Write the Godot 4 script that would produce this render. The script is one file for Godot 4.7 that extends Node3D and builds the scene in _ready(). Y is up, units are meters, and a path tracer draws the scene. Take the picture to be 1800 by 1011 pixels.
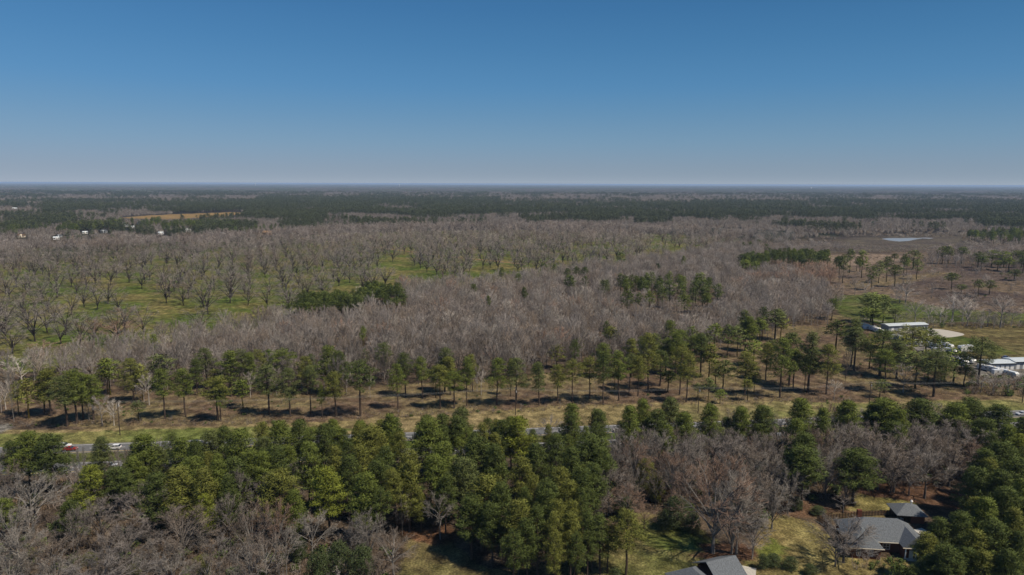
extends Node3D
# An aerial view over a pine and hardwood plain: near mixed wood with two houses, a divided road, a strip of tall pines,
# bare woods, a pecan orchard, and forest to the horizon. Units are metres, the eye is 100 m up and looks along -z.

const EYE_HEIGHT := 100.0
const FOCAL := 1200.0                      # focal length in pixels of the 1800 x 1011 photograph, used to read ground points off it
var view_basis := Basis()
var rng := RandomNumberGenerator.new()
var noise_a := FastNoiseLite.new()
var noise_b := FastNoiseLite.new()
var noise_c := FastNoiseLite.new()
var used_names := {}
var mats := {}
var pine_meshes := []      # [trunk, crown] pairs, near detail
var slim_meshes := []      # the tall bare-stemmed pines
var bare_meshes := []
var pecan_meshes := []
var evergreen_meshes := []
var mid_pines := []        # one mesh each, for farther trees
var mid_bares := []
var mid_pecans := []
var far_pines := []
var far_bares := []
var tree_specs := []       # every tree to place: dictionaries


# ---------------------------------------------------------------- measuring
func ray(px: float, py: float) -> Vector3:
	return view_basis * Vector3((px - 900.0) / FOCAL, -(py - 505.5) / FOCAL, -1.0)


func ground_at(px: float, py: float, h := 0.0) -> Vector3:
	var d := ray(px, py)
	return Vector3(0, EYE_HEIGHT, 0) + d * ((h - EYE_HEIGHT) / d.y)


func seen_at(p: Vector3) -> Vector2:
	var q := view_basis.transposed() * (p - Vector3(0, EYE_HEIGHT, 0))
	if q.z > -1.0:
		return Vector2(-9999, -9999)
	return Vector2(900.0 - q.x / q.z * FOCAL, 505.5 + q.y / q.z * FOCAL)


func height_of(p: Vector3, py: float) -> float:
	# height of a thing standing at p whose top shows at row py
	var d := ray(seen_at(p).x, py)
	var flat := Vector2(p.x, p.z).length()
	return EYE_HEIGHT + d.y * flat / Vector2(d.x, d.z).length()


func area(points: Array) -> PackedVector2Array:
	var out := PackedVector2Array()
	for i in range(0, points.size(), 2):
		var g := ground_at(points[i], points[i + 1])
		out.append(Vector2(g.x, g.z))
	return out


func box_of(poly: PackedVector2Array) -> Rect2:
	var r := Rect2(poly[0], Vector2.ZERO)
	for p in poly:
		r = r.expand(p)
	return r


func inside(poly: PackedVector2Array, p: Vector2) -> bool:
	return Geometry2D.is_point_in_polygon(p, poly)


func lin(r: float, g: float, b: float) -> Color:
	return Color(r, g, b).linear_to_srgb()


# ---------------------------------------------------------------- naming
func numbered(called: String) -> String:
	var n: int = used_names.get(called, 0)
	used_names[called] = n + 1
	return called if n == 0 else "%s_%03d" % [called, n]


func tag(o: Node3D, label := "", category := "", group := "", kind := "") -> Node3D:
	if label: o.set_meta("label", label)
	if category: o.set_meta("category", category)
	if group: o.set_meta("group", group)
	if kind: o.set_meta("kind", kind)
	return o


func base(called: String, at: Vector3, turn := 0.0) -> Node3D:
	var o := Node3D.new()
	o.name = numbered(called)
	add_child(o, true)
	o.position = at
	o.rotation.y = turn
	return o


func part(called: String, mesh: Mesh, m: Material, parent: Node3D = self, at := Vector3.ZERO) -> MeshInstance3D:
	var o := MeshInstance3D.new()
	o.name = numbered(called) if parent == self else called
	o.mesh = mesh
	if m:
		for k in mesh.get_surface_count():
			o.set_surface_override_material(k, m)
	o.position = at
	parent.add_child(o, true)
	return o


# ---------------------------------------------------------------- meshes
class Shape:
	var v := PackedVector3Array()
	var n := PackedVector3Array()
	var c := PackedColorArray()

	# one face that looks towards «out», with its three normals bent towards «soft»
	func tri(a: Vector3, b: Vector3, d: Vector3, out: Vector3, col := Color.WHITE, soft := Vector3.ZERO) -> void:
		var f := (b - a).cross(d - a)
		if f.dot(out) > 0.0:
			var t := b
			b = d
			d = t
			f = -f
		f = -f.normalized()
		var m := f if soft == Vector3.ZERO else (f * 0.45 + soft).normalized()
		v.append(a); v.append(b); v.append(d)
		n.append(m); n.append(m); n.append(m)
		c.append(col); c.append(col); c.append(col)

	func quad(a: Vector3, b: Vector3, d: Vector3, e: Vector3, out: Vector3, col := Color.WHITE) -> void:
		tri(a, b, d, out, col)
		tri(a, d, e, out, col)

	func box(lo: Vector3, hi: Vector3, col := Color.WHITE) -> void:
		var p := []
		for i in 8:
			p.append(Vector3(hi.x if i & 1 else lo.x, hi.y if i & 2 else lo.y, hi.z if i & 4 else lo.z))
		quad(p[0], p[1], p[3], p[2], Vector3(0, 0, -1), col)
		quad(p[4], p[5], p[7], p[6], Vector3(0, 0, 1), col)
		quad(p[0], p[2], p[6], p[4], Vector3(-1, 0, 0), col)
		quad(p[1], p[3], p[7], p[5], Vector3(1, 0, 0), col)
		quad(p[0], p[1], p[5], p[4], Vector3(0, -1, 0), col)
		quad(p[2], p[3], p[7], p[6], Vector3(0, 1, 0), col)

	# a tapering tube through points
	func tube(pts: Array, r0: float, r1: float, sides: int, col := Color.WHITE) -> void:
		var count := pts.size()
		var rings := []
		for i in count:
			var dir: Vector3 = (pts[min(i + 1, count - 1)] - pts[max(i - 1, 0)]).normalized()
			var u := dir.cross(Vector3(0.31, 0.12, 0.94) if absf(dir.y) > 0.8 else Vector3.UP).normalized()
			var w := dir.cross(u)
			var r: float = lerpf(r0, r1, float(i) / (count - 1))
			var ring := []
			for k in sides:
				var a := TAU * k / sides
				ring.append(u * cos(a) + w * sin(a))
			rings.append([pts[i], ring, r])
		for i in count - 1:
			for k in sides:
				var k2 := (k + 1) % sides
				var n0: Vector3 = rings[i][1][k]
				var n1: Vector3 = rings[i][1][k2]
				var m0: Vector3 = rings[i + 1][1][k]
				var m1: Vector3 = rings[i + 1][1][k2]
				var a: Vector3 = rings[i][0] + n0 * rings[i][2]
				var b: Vector3 = rings[i][0] + n1 * rings[i][2]
				var d: Vector3 = rings[i + 1][0] + m1 * rings[i + 1][2]
				var e: Vector3 = rings[i + 1][0] + m0 * rings[i + 1][2]
				quad(a, b, d, e, n0 + n1, col)

	# a polygon in the x-y plane pushed along z from z0 to z1
	func prism(poly: Array, z0: float, z1: float, col := Color.WHITE) -> void:
		var flat := PackedVector2Array(poly)
		var mid := Vector2.ZERO
		for p in flat:
			mid += p / flat.size()
		var idx := Geometry2D.triangulate_polygon(flat)
		for z in [z0, z1]:
			for i in range(0, idx.size(), 3):
				var q := []
				for j in 3:
					q.append(Vector3(flat[idx[i + j]].x, flat[idx[i + j]].y, z))
				tri(q[0], q[1], q[2], Vector3(0, 0, z - (z0 + z1) / 2), col)
		var ccw := 0.0
		for i in flat.size():
			ccw += flat[i].cross(flat[(i + 1) % flat.size()])
		for i in flat.size():
			var a := flat[i]
			var b := flat[(i + 1) % flat.size()]
			var o3 := Vector3((b - a).y, -(b - a).x, 0) * signf(ccw)
			quad(Vector3(a.x, a.y, z0), Vector3(b.x, b.y, z0), Vector3(b.x, b.y, z1), Vector3(a.x, a.y, z1), o3, col)

	func add(other: Shape, t: Transform3D) -> void:
		for i in other.v.size():
			v.append(t * other.v[i])
			n.append((t.basis * other.n[i]).normalized())
			c.append(other.c[i])

	func mesh() -> ArrayMesh:
		var m := ArrayMesh.new()
		var a := []
		a.resize(Mesh.ARRAY_MAX)
		a[Mesh.ARRAY_VERTEX] = v
		a[Mesh.ARRAY_NORMAL] = n
		a[Mesh.ARRAY_COLOR] = c
		m.add_surface_from_arrays(Mesh.PRIMITIVE_TRIANGLES, a)
		return m


func paint(called: String, col: Color, rough := 0.9, vertex := true, spec := 0.3) -> StandardMaterial3D:
	# «col» holds linear base colour values
	var m := StandardMaterial3D.new()
	m.resource_name = called
	m.albedo_color = col.linear_to_srgb()
	m.roughness = rough
	m.metallic_specular = spec
	m.vertex_color_use_as_albedo = vertex
	mats[called] = m
	return m


func grain(m: StandardMaterial3D, size: float, low: float, seed_: int, px := 512) -> void:
	# uneven tone from fine noise, mapped in world space
	var f := FastNoiseLite.new()
	f.seed = seed_
	f.noise_type = FastNoiseLite.TYPE_SIMPLEX_SMOOTH
	f.frequency = 0.02
	f.fractal_octaves = 5
	f.fractal_gain = 0.65
	var t := NoiseTexture2D.new()
	t.width = px
	t.height = px
	t.seamless = true
	t.noise = f
	var ramp := Gradient.new()
	ramp.set_color(0, Color(low, low, low))
	ramp.set_color(1, Color(1, 1, 1))
	t.color_ramp = ramp
	m.albedo_texture = t
	m.uv1_triplanar = true
	m.uv1_world_triplanar = true
	m.uv1_scale = Vector3.ONE / size


# ---------------------------------------------------------------- trees
func pine_shape(trunk: Shape, crown: Shape, seed_: int, H: float, start: float, R: float, limbs: int, inner: float, needles: int, needle_size: float, sides: int, peak := 0.4, ragged := 0.0) -> void:
	# a straight stem, limbs, and at their ends rounded billows of needle bunches; «peak» is how pointed the crown is
	var r := RandomNumberGenerator.new()
	r.seed = seed_
	var lean := Vector3(r.randf_range(-1, 1), 0, r.randf_range(-1, 1)) * H * 0.02
	var pts := []
	for i in 6:
		var t := i / 5.0
		pts.append(Vector3(0, -0.3 + (H * 0.96 + 0.3) * t, 0) + lean * t * t + Vector3(r.randf_range(-.12, .12), 0, r.randf_range(-.12, .12)) * (1.0 if i else 0.0))
	trunk.tube(pts, H * 0.0125, H * 0.0028, sides)
	var spin := r.randf() * TAU
	for k in limbs:
		var u: float = pow(clampf((k + r.randf()) / limbs, 0.0, 1.0), 0.85)
		if r.randf() < 0.08 + 0.12 * ragged:
			continue
		spin += 2.4 + r.randf_range(-.5, .5)
		var y := H * (start + (0.97 - start) * u)
		# widest low in the crown, domed above
		var dome: float = sqrt(maxf(0.0, 1.0 - pow(clampf((u - 0.3) / 0.72, 0.0, 1.0), 2.0)))
		var profile: float = lerpf(dome, 1.0 - u, peak) * lerpf(0.5, 1.0, smoothstep(0.0, 0.3, u))
		var reach: float = R * profile * r.randf_range(0.5 - 0.15 * ragged, 0.95 + 0.15 * ragged) * (1.0 - ragged * 0.28 * (1.0 + sin(spin + seed_ * 1.7)) * 0.5)
		var rise: float = lerpf(0.0, 0.8, u) + r.randf_range(-.15, .2)
		var flat := Vector3(cos(spin), 0, sin(spin))
		var root := Vector3(0, y - reach * rise, 0) + lean * pow(y / H, 2)
		var tip := Vector3(0, y, 0) + lean * pow(y / H, 2) + flat * reach
		if sides > 3:
			trunk.tube([root, root.lerp(tip, 0.5) + Vector3(0, -0.2, 0), tip], 0.045 + 0.012 * reach, 0.02, 3)
		var billows := [[tip, R * r.randf_range(0.17, 0.30) * (1.0 - 0.15 * ragged)]]
		if r.randf() < inner and reach > R * 0.35:
			billows.append([root.lerp(tip, r.randf_range(0.45, 0.7)) + Vector3(r.randfn(), 0.4, r.randfn()) * 0.35, R * r.randf_range(0.16, 0.27)])
		for b in billows:
			var rad: float = b[1]
			var shade: float = r.randf_range(0.72, 1.0)
			var many := int(needles * pow(rad / (R * 0.26), 1.6))
			for i in many:
				var d := Vector3(r.randfn(), r.randfn() * 0.9 + 0.25, r.randfn()).normalized()
				var at: Vector3 = b[0] + Vector3(d.x, d.y * 0.72, d.z) * rad * pow(r.randf(), 0.35)
				var way := (d * 0.8 + Vector3(r.randfn(), r.randfn() + 0.4, r.randfn()) * 0.5).normalized()
				var across := way.cross(Vector3(r.randfn(), r.randfn(), r.randfn())).normalized() * needle_size * r.randf_range(0.10, 0.17)
				var own: float = shade * r.randf_range(0.78, 1.0)
				crown.tri(at - across, at + across, at + way * needle_size * r.randf_range(0.85, 1.4), d + way * 0.3, Color(own * r.randf_range(0.9, 1.0), own, own * r.randf_range(0.75, 1.0)), d * 0.75 + Vector3(0, 0.2, 0))


func bare_shape(trunk: Shape, crown: Shape, seed_: int, H: float, R: float, fork: float, vase: float, limbs: int, fine: int, twig_w: float, droop := 0.0, leader := 0.5) -> void:
	# trunk, scaffold limbs, branches and twigs; «fine» is how many twigs end each branch
	var r := RandomNumberGenerator.new()
	r.seed = seed_
	var lean := Vector3(r.randf_range(-1, 1), 0, r.randf_range(-1, 1)) * H * 0.03
	var top := Vector3(lean.x, H * lerpf(fork + 0.05, 0.9, leader), lean.z)
	trunk.tube([Vector3(0, -0.3, 0), Vector3(0, H * fork * 0.5, 0) + lean * 0.1, Vector3(0, H * fork, 0) + lean * 0.3, top], H * 0.02, H * 0.004, 6)
	var spin := r.randf() * TAU
	var mid := Vector3(0, H * 0.62, 0)
	for k in limbs:
		var u: float = (k + r.randf()) / limbs
		spin += 2.4 + r.randf_range(-.4, .4)
		var y: float = lerpf(fork * 0.85, lerpf(fork + 0.04, 0.8, leader), u)
		var root := Vector3(0, H * y, 0) + lean * 0.3
		var out := Vector3(cos(spin), 0, sin(spin))
		# the end lies on an egg round the crown
		var el: float = lerpf(0.05, 1.25, r.randf() if leader < 0.3 else u) + r.randf_range(-.15, .15)
		var end := mid + Vector3(out.x * R * cos(el), (H - mid.y) * sin(el) * 0.95, out.z * R * cos(el)) * r.randf_range(0.84, 1.0)
		var knee := root.lerp(end, 0.45) + Vector3(0, lerpf(0.02, -0.04, vase) * H, 0) - out * R * 0.1 * vase
		var elbow := root.lerp(end, 0.75) + Vector3(r.randf_range(-.3, .3), r.randf_range(-.2, .3), r.randf_range(-.3, .3))
		trunk.tube([root, knee, elbow, end], H * lerpf(0.0085, 0.0055, u) * lerpf(1.0, 1.8, vase), 0.03, 4)
		var path := [root, knee, elbow, end]
		var boughs := 9
		for b in boughs:
			var s: float = lerpf(0.3, 1.0, (b + r.randf()) / boughs)
			var seg: int = min(int(s * 3), 2)
			var p: Vector3 = path[seg].lerp(path[seg + 1], s * 3 - seg)
			var away := (p - mid).normalized()
			var dir := (away * 0.9 + (end - root).normalized() * 0.35 + Vector3(r.randfn(), r.randfn() * 0.6 + 0.45 - droop, r.randfn()) * 0.42).normalized()
			var long: float = R * r.randf_range(0.22, 0.48) * (1.25 - 0.4 * s)
			var e := p + dir * long
			trunk.tube([p, p.lerp(e, 0.5) + Vector3(0, 0.12, 0), e], 0.042, 0.012, 3)
			var sprigs := 6
			for g in sprigs:
				var q := p.lerp(e, lerpf(0.25, 1.0, (g + r.randf()) / sprigs))
				var d2 := (dir * 0.8 + Vector3(r.randfn(), r.randfn() * 0.7 + 0.4 - droop, r.randfn()) * 0.5).normalized()
				var l2: float = long * r.randf_range(0.28, 0.58)
				var q2 := q + d2 * l2
				sliver(crown, r, q, q2, twig_w * 1.3, away)
				for w in fine:
					var a := q.lerp(q2, lerpf(0.15, 1.0, (w + r.randf()) / fine))
					var d3 := (d2 * 0.8 + away * 0.3 + Vector3(r.randfn(), r.randfn() + 0.4 - droop, r.randfn()) * 0.42).normalized()
					sliver(crown, r, a, a + d3 * l2 * r.randf_range(0.5, 1.0), twig_w, away)


func sliver(crown: Shape, r: RandomNumberGenerator, a: Vector3, b: Vector3, w: float, away := Vector3.ZERO) -> void:
	var across := (b - a).cross(Vector3(r.randfn(), r.randfn(), r.randfn())).normalized() * w
	var s: float = r.randf_range(0.7, 1.0)
	var soft := away * 0.5 + Vector3(r.randfn() * 0.2, 0.45, r.randfn() * 0.2)
	crown.tri(a - across, a + across, b, soft, Color(s, s, s), soft)


func brush_shape(s: Shape, seed_: int, H: float, R: float, stems: int, leafy: bool) -> void:
	var r := RandomNumberGenerator.new()
	r.seed = seed_
	for k in stems:
		var a := r.randf() * TAU
		var p := Vector3(cos(a), 0, sin(a)) * R * 0.5 * sqrt(r.randf())
		var e := p * r.randf_range(1.4, 2.3) + Vector3(0, H * r.randf_range(0.5, 1.0), 0)
		sliver(s, r, p, e, 0.05)
		for j in 5:
			var q := p.lerp(e, r.randf_range(0.35, 1.0))
			var d := Vector3(r.randfn(), r.randfn() * 0.6 + 0.5, r.randfn()).normalized()
			if leafy:
				for i in 3:
					var across := d.cross(Vector3(r.randfn(), r.randfn(), r.randfn())).normalized() * 0.16
					var t: float = r.randf_range(0.65, 1.0)
					var c0 := q + Vector3(r.randfn(), r.randfn(), r.randfn()) * 0.25
					s.tri(c0 - across, c0 + across, c0 + d * 0.45, Vector3(p.x, 1, p.z), Color(t, t, t), Vector3(0, 0.4, 0))
			else:
				sliver(s, r, q, q + d * H * r.randf_range(0.2, 0.4), 0.035)


func joined(trunk: Shape, crown: Shape, bark: Color, leaf: Color) -> ArrayMesh:
	# trunk and crown in one mesh for trees too far off to show their parts; both tints are base colours
	var s := Shape.new()
	s.v = trunk.v + crown.v
	s.n = trunk.n + crown.n
	for i in trunk.v.size():
		s.c.append(bark)
	for i in crown.v.size():
		var k := crown.c[i]
		s.c.append(Color(k.r * leaf.r, k.g * leaf.g, k.b * leaf.b))
	return s.mesh()


# ---------------------------------------------------------------- the scene
func _ready() -> void:
	rng.seed = 20240
	# camera
	view_basis = Basis(Vector3.RIGHT, -atan(183.0 / FOCAL)) * Basis(Vector3.BACK, deg_to_rad(0.19))
	var cam := Camera3D.new()
	cam.name = "camera"
	add_child(cam)
	cam.transform = Transform3D(view_basis, Vector3(0, EYE_HEIGHT, 0))
	cam.fov = rad_to_deg(2.0 * atan(505.5 / FOCAL))
	cam.near = 0.5
	cam.far = 90000.0
	cam.current = true
	# sun: from the right and a little behind, high
	var towards_sun := Vector3(0.89 * cos(deg_to_rad(56)), sin(deg_to_rad(56)), 0.46 * cos(deg_to_rad(56))).normalized()
	var sun := DirectionalLight3D.new()
	sun.name = "sun"
	add_child(sun)
	sun.look_at_from_position(Vector3.ZERO, -towards_sun, Vector3.UP)
	sun.light_energy = 1.5
	sun.light_color = Color(1.0, 0.95, 0.87)
	sun.light_angular_distance = 0.53
	sun.shadow_enabled = true
	# clear winter sky, paler to the horizon and away from the right angle to the sun
	var around := WorldEnvironment.new()
	around.name = "surroundings"
	var env := Environment.new()
	env.background_mode = Environment.BG_SKY
	env.sky = Sky.new()
	env.sky.sky_material = clear_sky(towards_sun)
	env.tonemap_mode = Environment.TONE_MAPPER_LINEAR
	env.tonemap_exposure = 1.22
	env.sdfgi_enabled = true
	env.ssao_enabled = true
	env.ssil_enabled = true
	env.fog_enabled = true
	env.fog_density = 0.000044
	env.fog_light_color = lin(0.49, 0.67, 0.95)
	around.environment = env
	add_child(around)

	make_noise()
	make_materials()
	make_ground()
	make_roads()
	make_water()
	make_tree_meshes()
	make_buildings()
	make_vehicles()
	make_power_line()
	make_tree_places()
	place_trees()
	make_far_forest()
	make_undergrowth()


func clear_sky(towards_sun: Vector3) -> PanoramaSkyMaterial:
	var w := 256
	var h := 256
	var im := Image.create(w, h, false, Image.FORMAT_RGBF)
	# colour by height in degrees above the horizon (linear light)
	var stops := [[0.0, Vector3(0.315, 0.398, 0.490)], [0.8, Vector3(0.278, 0.358, 0.450)], [3.28, Vector3(0.199, 0.341, 0.487)], [5.54, Vector3(0.138, 0.299, 0.487)], [7.58, Vector3(0.097, 0.265, 0.487)], [10.6, Vector3(0.069, 0.217, 0.43)], [13.73, Vector3(0.05, 0.175, 0.376)], [25.0, Vector3(0.036, 0.130, 0.300)], [45.0, Vector3(0.026, 0.098, 0.240)], [90.0, Vector3(0.022, 0.080, 0.205)]]
	for y in h:
		var el := 90.0 - (y + 0.5) / h * 180.0
		var c := Vector3.ZERO
		if el <= 0.0:
			c = Vector3(0.30, 0.36, 0.43)
		else:
			for k in stops.size() - 1:
				if el >= stops[k][0] and el <= stops[k + 1][0]:
					c = (stops[k][1] as Vector3).lerp(stops[k + 1][1], (el - stops[k][0]) / (stops[k + 1][0] - stops[k][0]))
		for x in w:
			var az := (x + 0.5) / w * TAU
			# Godot's panorama: the middle column looks along -z
			var d := Vector3(-sin(az), 0, cos(az)) * cos(deg_to_rad(el)) + Vector3(0, sin(deg_to_rad(el)), 0)
			var k := d.dot(towards_sun)
			var f: float = 0.754 + (1.0 if k < 0.0 else 0.29) * k * k + 0.5 * pow(maxf(k, 0.0), 8.0)
			if el <= 0.0:
				f = 1.0
			im.set_pixel(x, y, Color(c.x * f * (1.0 + 0.15 * k * k), c.y * f, c.z * f))
	var m := PanoramaSkyMaterial.new()
	m.panorama = ImageTexture.create_from_image(im)
	return m


func make_noise() -> void:
	for k in 3:
		var f: FastNoiseLite = [noise_a, noise_b, noise_c][k]
		f.seed = 7 + k
		f.noise_type = FastNoiseLite.TYPE_SIMPLEX_SMOOTH
		f.fractal_octaves = 4
		f.frequency = [1.0 / 60.0, 1.0 / 9.0, 1.0 / 420.0][k]


const PINE_TONES := [[0.158, 0.186, 0.044], [0.192, 0.194, 0.050], [0.104, 0.128, 0.038], [0.226, 0.246, 0.044], [0.140, 0.158, 0.060]]
const PINE_WORDS := ["green", "olive green", "dark green", "bright green", "grey green"]
const BARE_TONES := [[0.316, 0.278, 0.255], [0.370, 0.338, 0.304], [0.286, 0.236, 0.196], [0.335, 0.228, 0.172], [0.302, 0.274, 0.256]]
const BARE_WORDS := ["mauve grey", "pale grey", "brown grey", "russet", "grey"]
const BARK := [[0.115, 0.085, 0.068], [0.165, 0.145, 0.13], [0.27, 0.25, 0.23], [0.06, 0.05, 0.045]]


func make_materials() -> void:
	for k in PINE_TONES.size():
		var t: Array = PINE_TONES[k]
		var m := paint("needles_%d" % k, Color(t[0], t[1], t[2]), 0.75, true, 0.25)
		m.backlight_enabled = true
		m.backlight = Color(0.35, 0.35, 0.35)
		t = BARE_TONES[k]
		paint("pecan_twigs_%d" % k, Color(t[0], t[1], t[2]) * 0.9, 0.9, true, 0.2)
		paint("twigs_%d" % k, Color(t[0], t[1], t[2]) * 0.64, 0.9, true, 0.2)
	for k in BARK.size():
		paint("bark_%d" % k, Color(BARK[k][0], BARK[k][1], BARK[k][2]), 0.95, false, 0.2)
		grain(mats["bark_%d" % k], 1.6, 0.6, 31 + k, 256)
	var ev := paint("evergreen", Color(0.085, 0.108, 0.042), 0.6, true, 0.35)
	ev.backlight_enabled = true
	ev.backlight = Color(0.3, 0.3, 0.3)
	paint("distant_plants", Color(0.35, 0.35, 0.35), 0.9, true, 0.2)
	grain(paint("soil", Color(0.98, 0.98, 0.98), 1.0, true, 0.1), 17.0, 0.42, 3, 1024)
	mats["soil"].detail_enabled = true
	mats["soil"].detail_blend_mode = BaseMaterial3D.BLEND_MODE_MUL
	mats["soil"].detail_uv_layer = BaseMaterial3D.DETAIL_UV_2
	mats["soil"].uv2_triplanar = true
	mats["soil"].uv2_world_triplanar = true
	mats["soil"].uv2_scale = Vector3.ONE / 133.0
	mats["soil"].detail_albedo = mats["soil"].albedo_texture
	grain(paint("asphalt", Color(0.135, 0.136, 0.14), 0.95, false, 0.2), 14.0, 0.82, 5)
	paint("white_line", Color(0.55, 0.55, 0.52), 0.8, false)
	paint("yellow_line", Color(0.50, 0.36, 0.08), 0.8, false)
	grain(paint("gravel", Color(0.46, 0.43, 0.38), 1.0, false, 0.1), 9.0, 0.75, 6)
	grain(paint("concrete", Color(0.46, 0.44, 0.40), 0.9, false, 0.2), 7.0, 0.8, 8)
	grain(paint("orange_dirt", Color(0.31, 0.19, 0.105), 1.0, false, 0.1), 15.0, 0.7, 9)
	grain(paint("shingles", Color(0.182, 0.200, 0.222), 0.9, false, 0.25), 5.0, 0.55, 10)
	grain(paint("brick", Color(0.20, 0.075, 0.048), 0.9, false, 0.25), 1.6, 0.6, 11)
	grain(paint("weathered_wood", Color(0.19, 0.125, 0.080), 0.95, false, 0.2), 1.3, 0.6, 12, 256)
	grain(paint("pole_wood", Color(0.085, 0.066, 0.052), 0.95, false, 0.2), 1.0, 0.65, 13, 256)
	paint("white_trim", Color(0.72, 0.71, 0.69), 0.6, false)
	paint("cream_trim", Color(0.58, 0.52, 0.42), 0.7, false)
	paint("grey_siding", Color(0.235, 0.250, 0.265), 0.6, false, 0.4)
	paint("metal_roof", Color(0.46, 0.50, 0.52), 0.45, false, 0.5)
	paint("window_glass", Color(0.03, 0.035, 0.042), 0.12, false, 0.6)
	paint("dark_trim", Color(0.03, 0.03, 0.032), 0.6, false)
	paint("tyre", Color(0.018, 0.018, 0.018), 0.9, false, 0.2)
	var rim := paint("rim", Color(0.45, 0.45, 0.46), 0.35, false, 0.5)
	rim.metallic = 0.8
	paint("headlight", Color(0.75, 0.75, 0.74), 0.15, false, 0.6)
	paint("tail_light", Color(0.35, 0.01, 0.01), 0.2, false, 0.6)
	paint("wire", Color(0.24, 0.235, 0.23), 0.7, false, 0.5)
	paint("insulator", Color(0.33, 0.33, 0.34), 0.3, false)
	for p in [["white", 0.62, 0.62, 0.61], ["red", 0.23, 0.018, 0.016], ["silver", 0.42, 0.43, 0.45], ["black", 0.022, 0.022, 0.024], ["grey", 0.12, 0.125, 0.13], ["blue", 0.025, 0.055, 0.19]]:
		var m := paint("paint_" + p[0], Color(p[1], p[2], p[3]), 0.3, false, 0.5)
		m.clearcoat_enabled = true
		m.clearcoat = 0.6
		m.clearcoat_roughness = 0.1


# ---------------------------------------------------------------- ground
var zones := []            # [polygon, its box, colour a, colour b, edge noise in metres, mottling]
var far_road_a := Vector3()
var far_road_b := Vector3()
var near_road_a := Vector3()
var near_road_b := Vector3()


func zone(points: Array, a: Array, b: Array, edge: float, fine := 0.5) -> void:
	var poly := area(points)
	zones.append([poly, box_of(poly).grow(edge * 2.0), Color(a[0], a[1], a[2]), Color(b[0], b[1], b[2]), edge, fine])


func axis(parts: Array, growth: float, lo: float, hi: float) -> PackedFloat32Array:
	# positions from parts ([from, to, step]) continued outwards with steps that grow
	var out := PackedFloat32Array()
	var first: float = parts[0][0]
	var step: float = parts[0][2]
	var before := []
	while first > lo:
		step *= growth
		first -= step
		before.append(first)
	before.reverse()
	for b in before:
		out.append(b)
	for p in parts:
		var x: float = p[0]
		while x < p[1] - p[2] * 0.25:
			out.append(x)
			x += p[2]
	var last: float = parts[-1][1]
	step = parts[-1][2]
	while last < hi:
		out.append(last)
		step *= growth
		last += step
	out.append(last)
	return out


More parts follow.
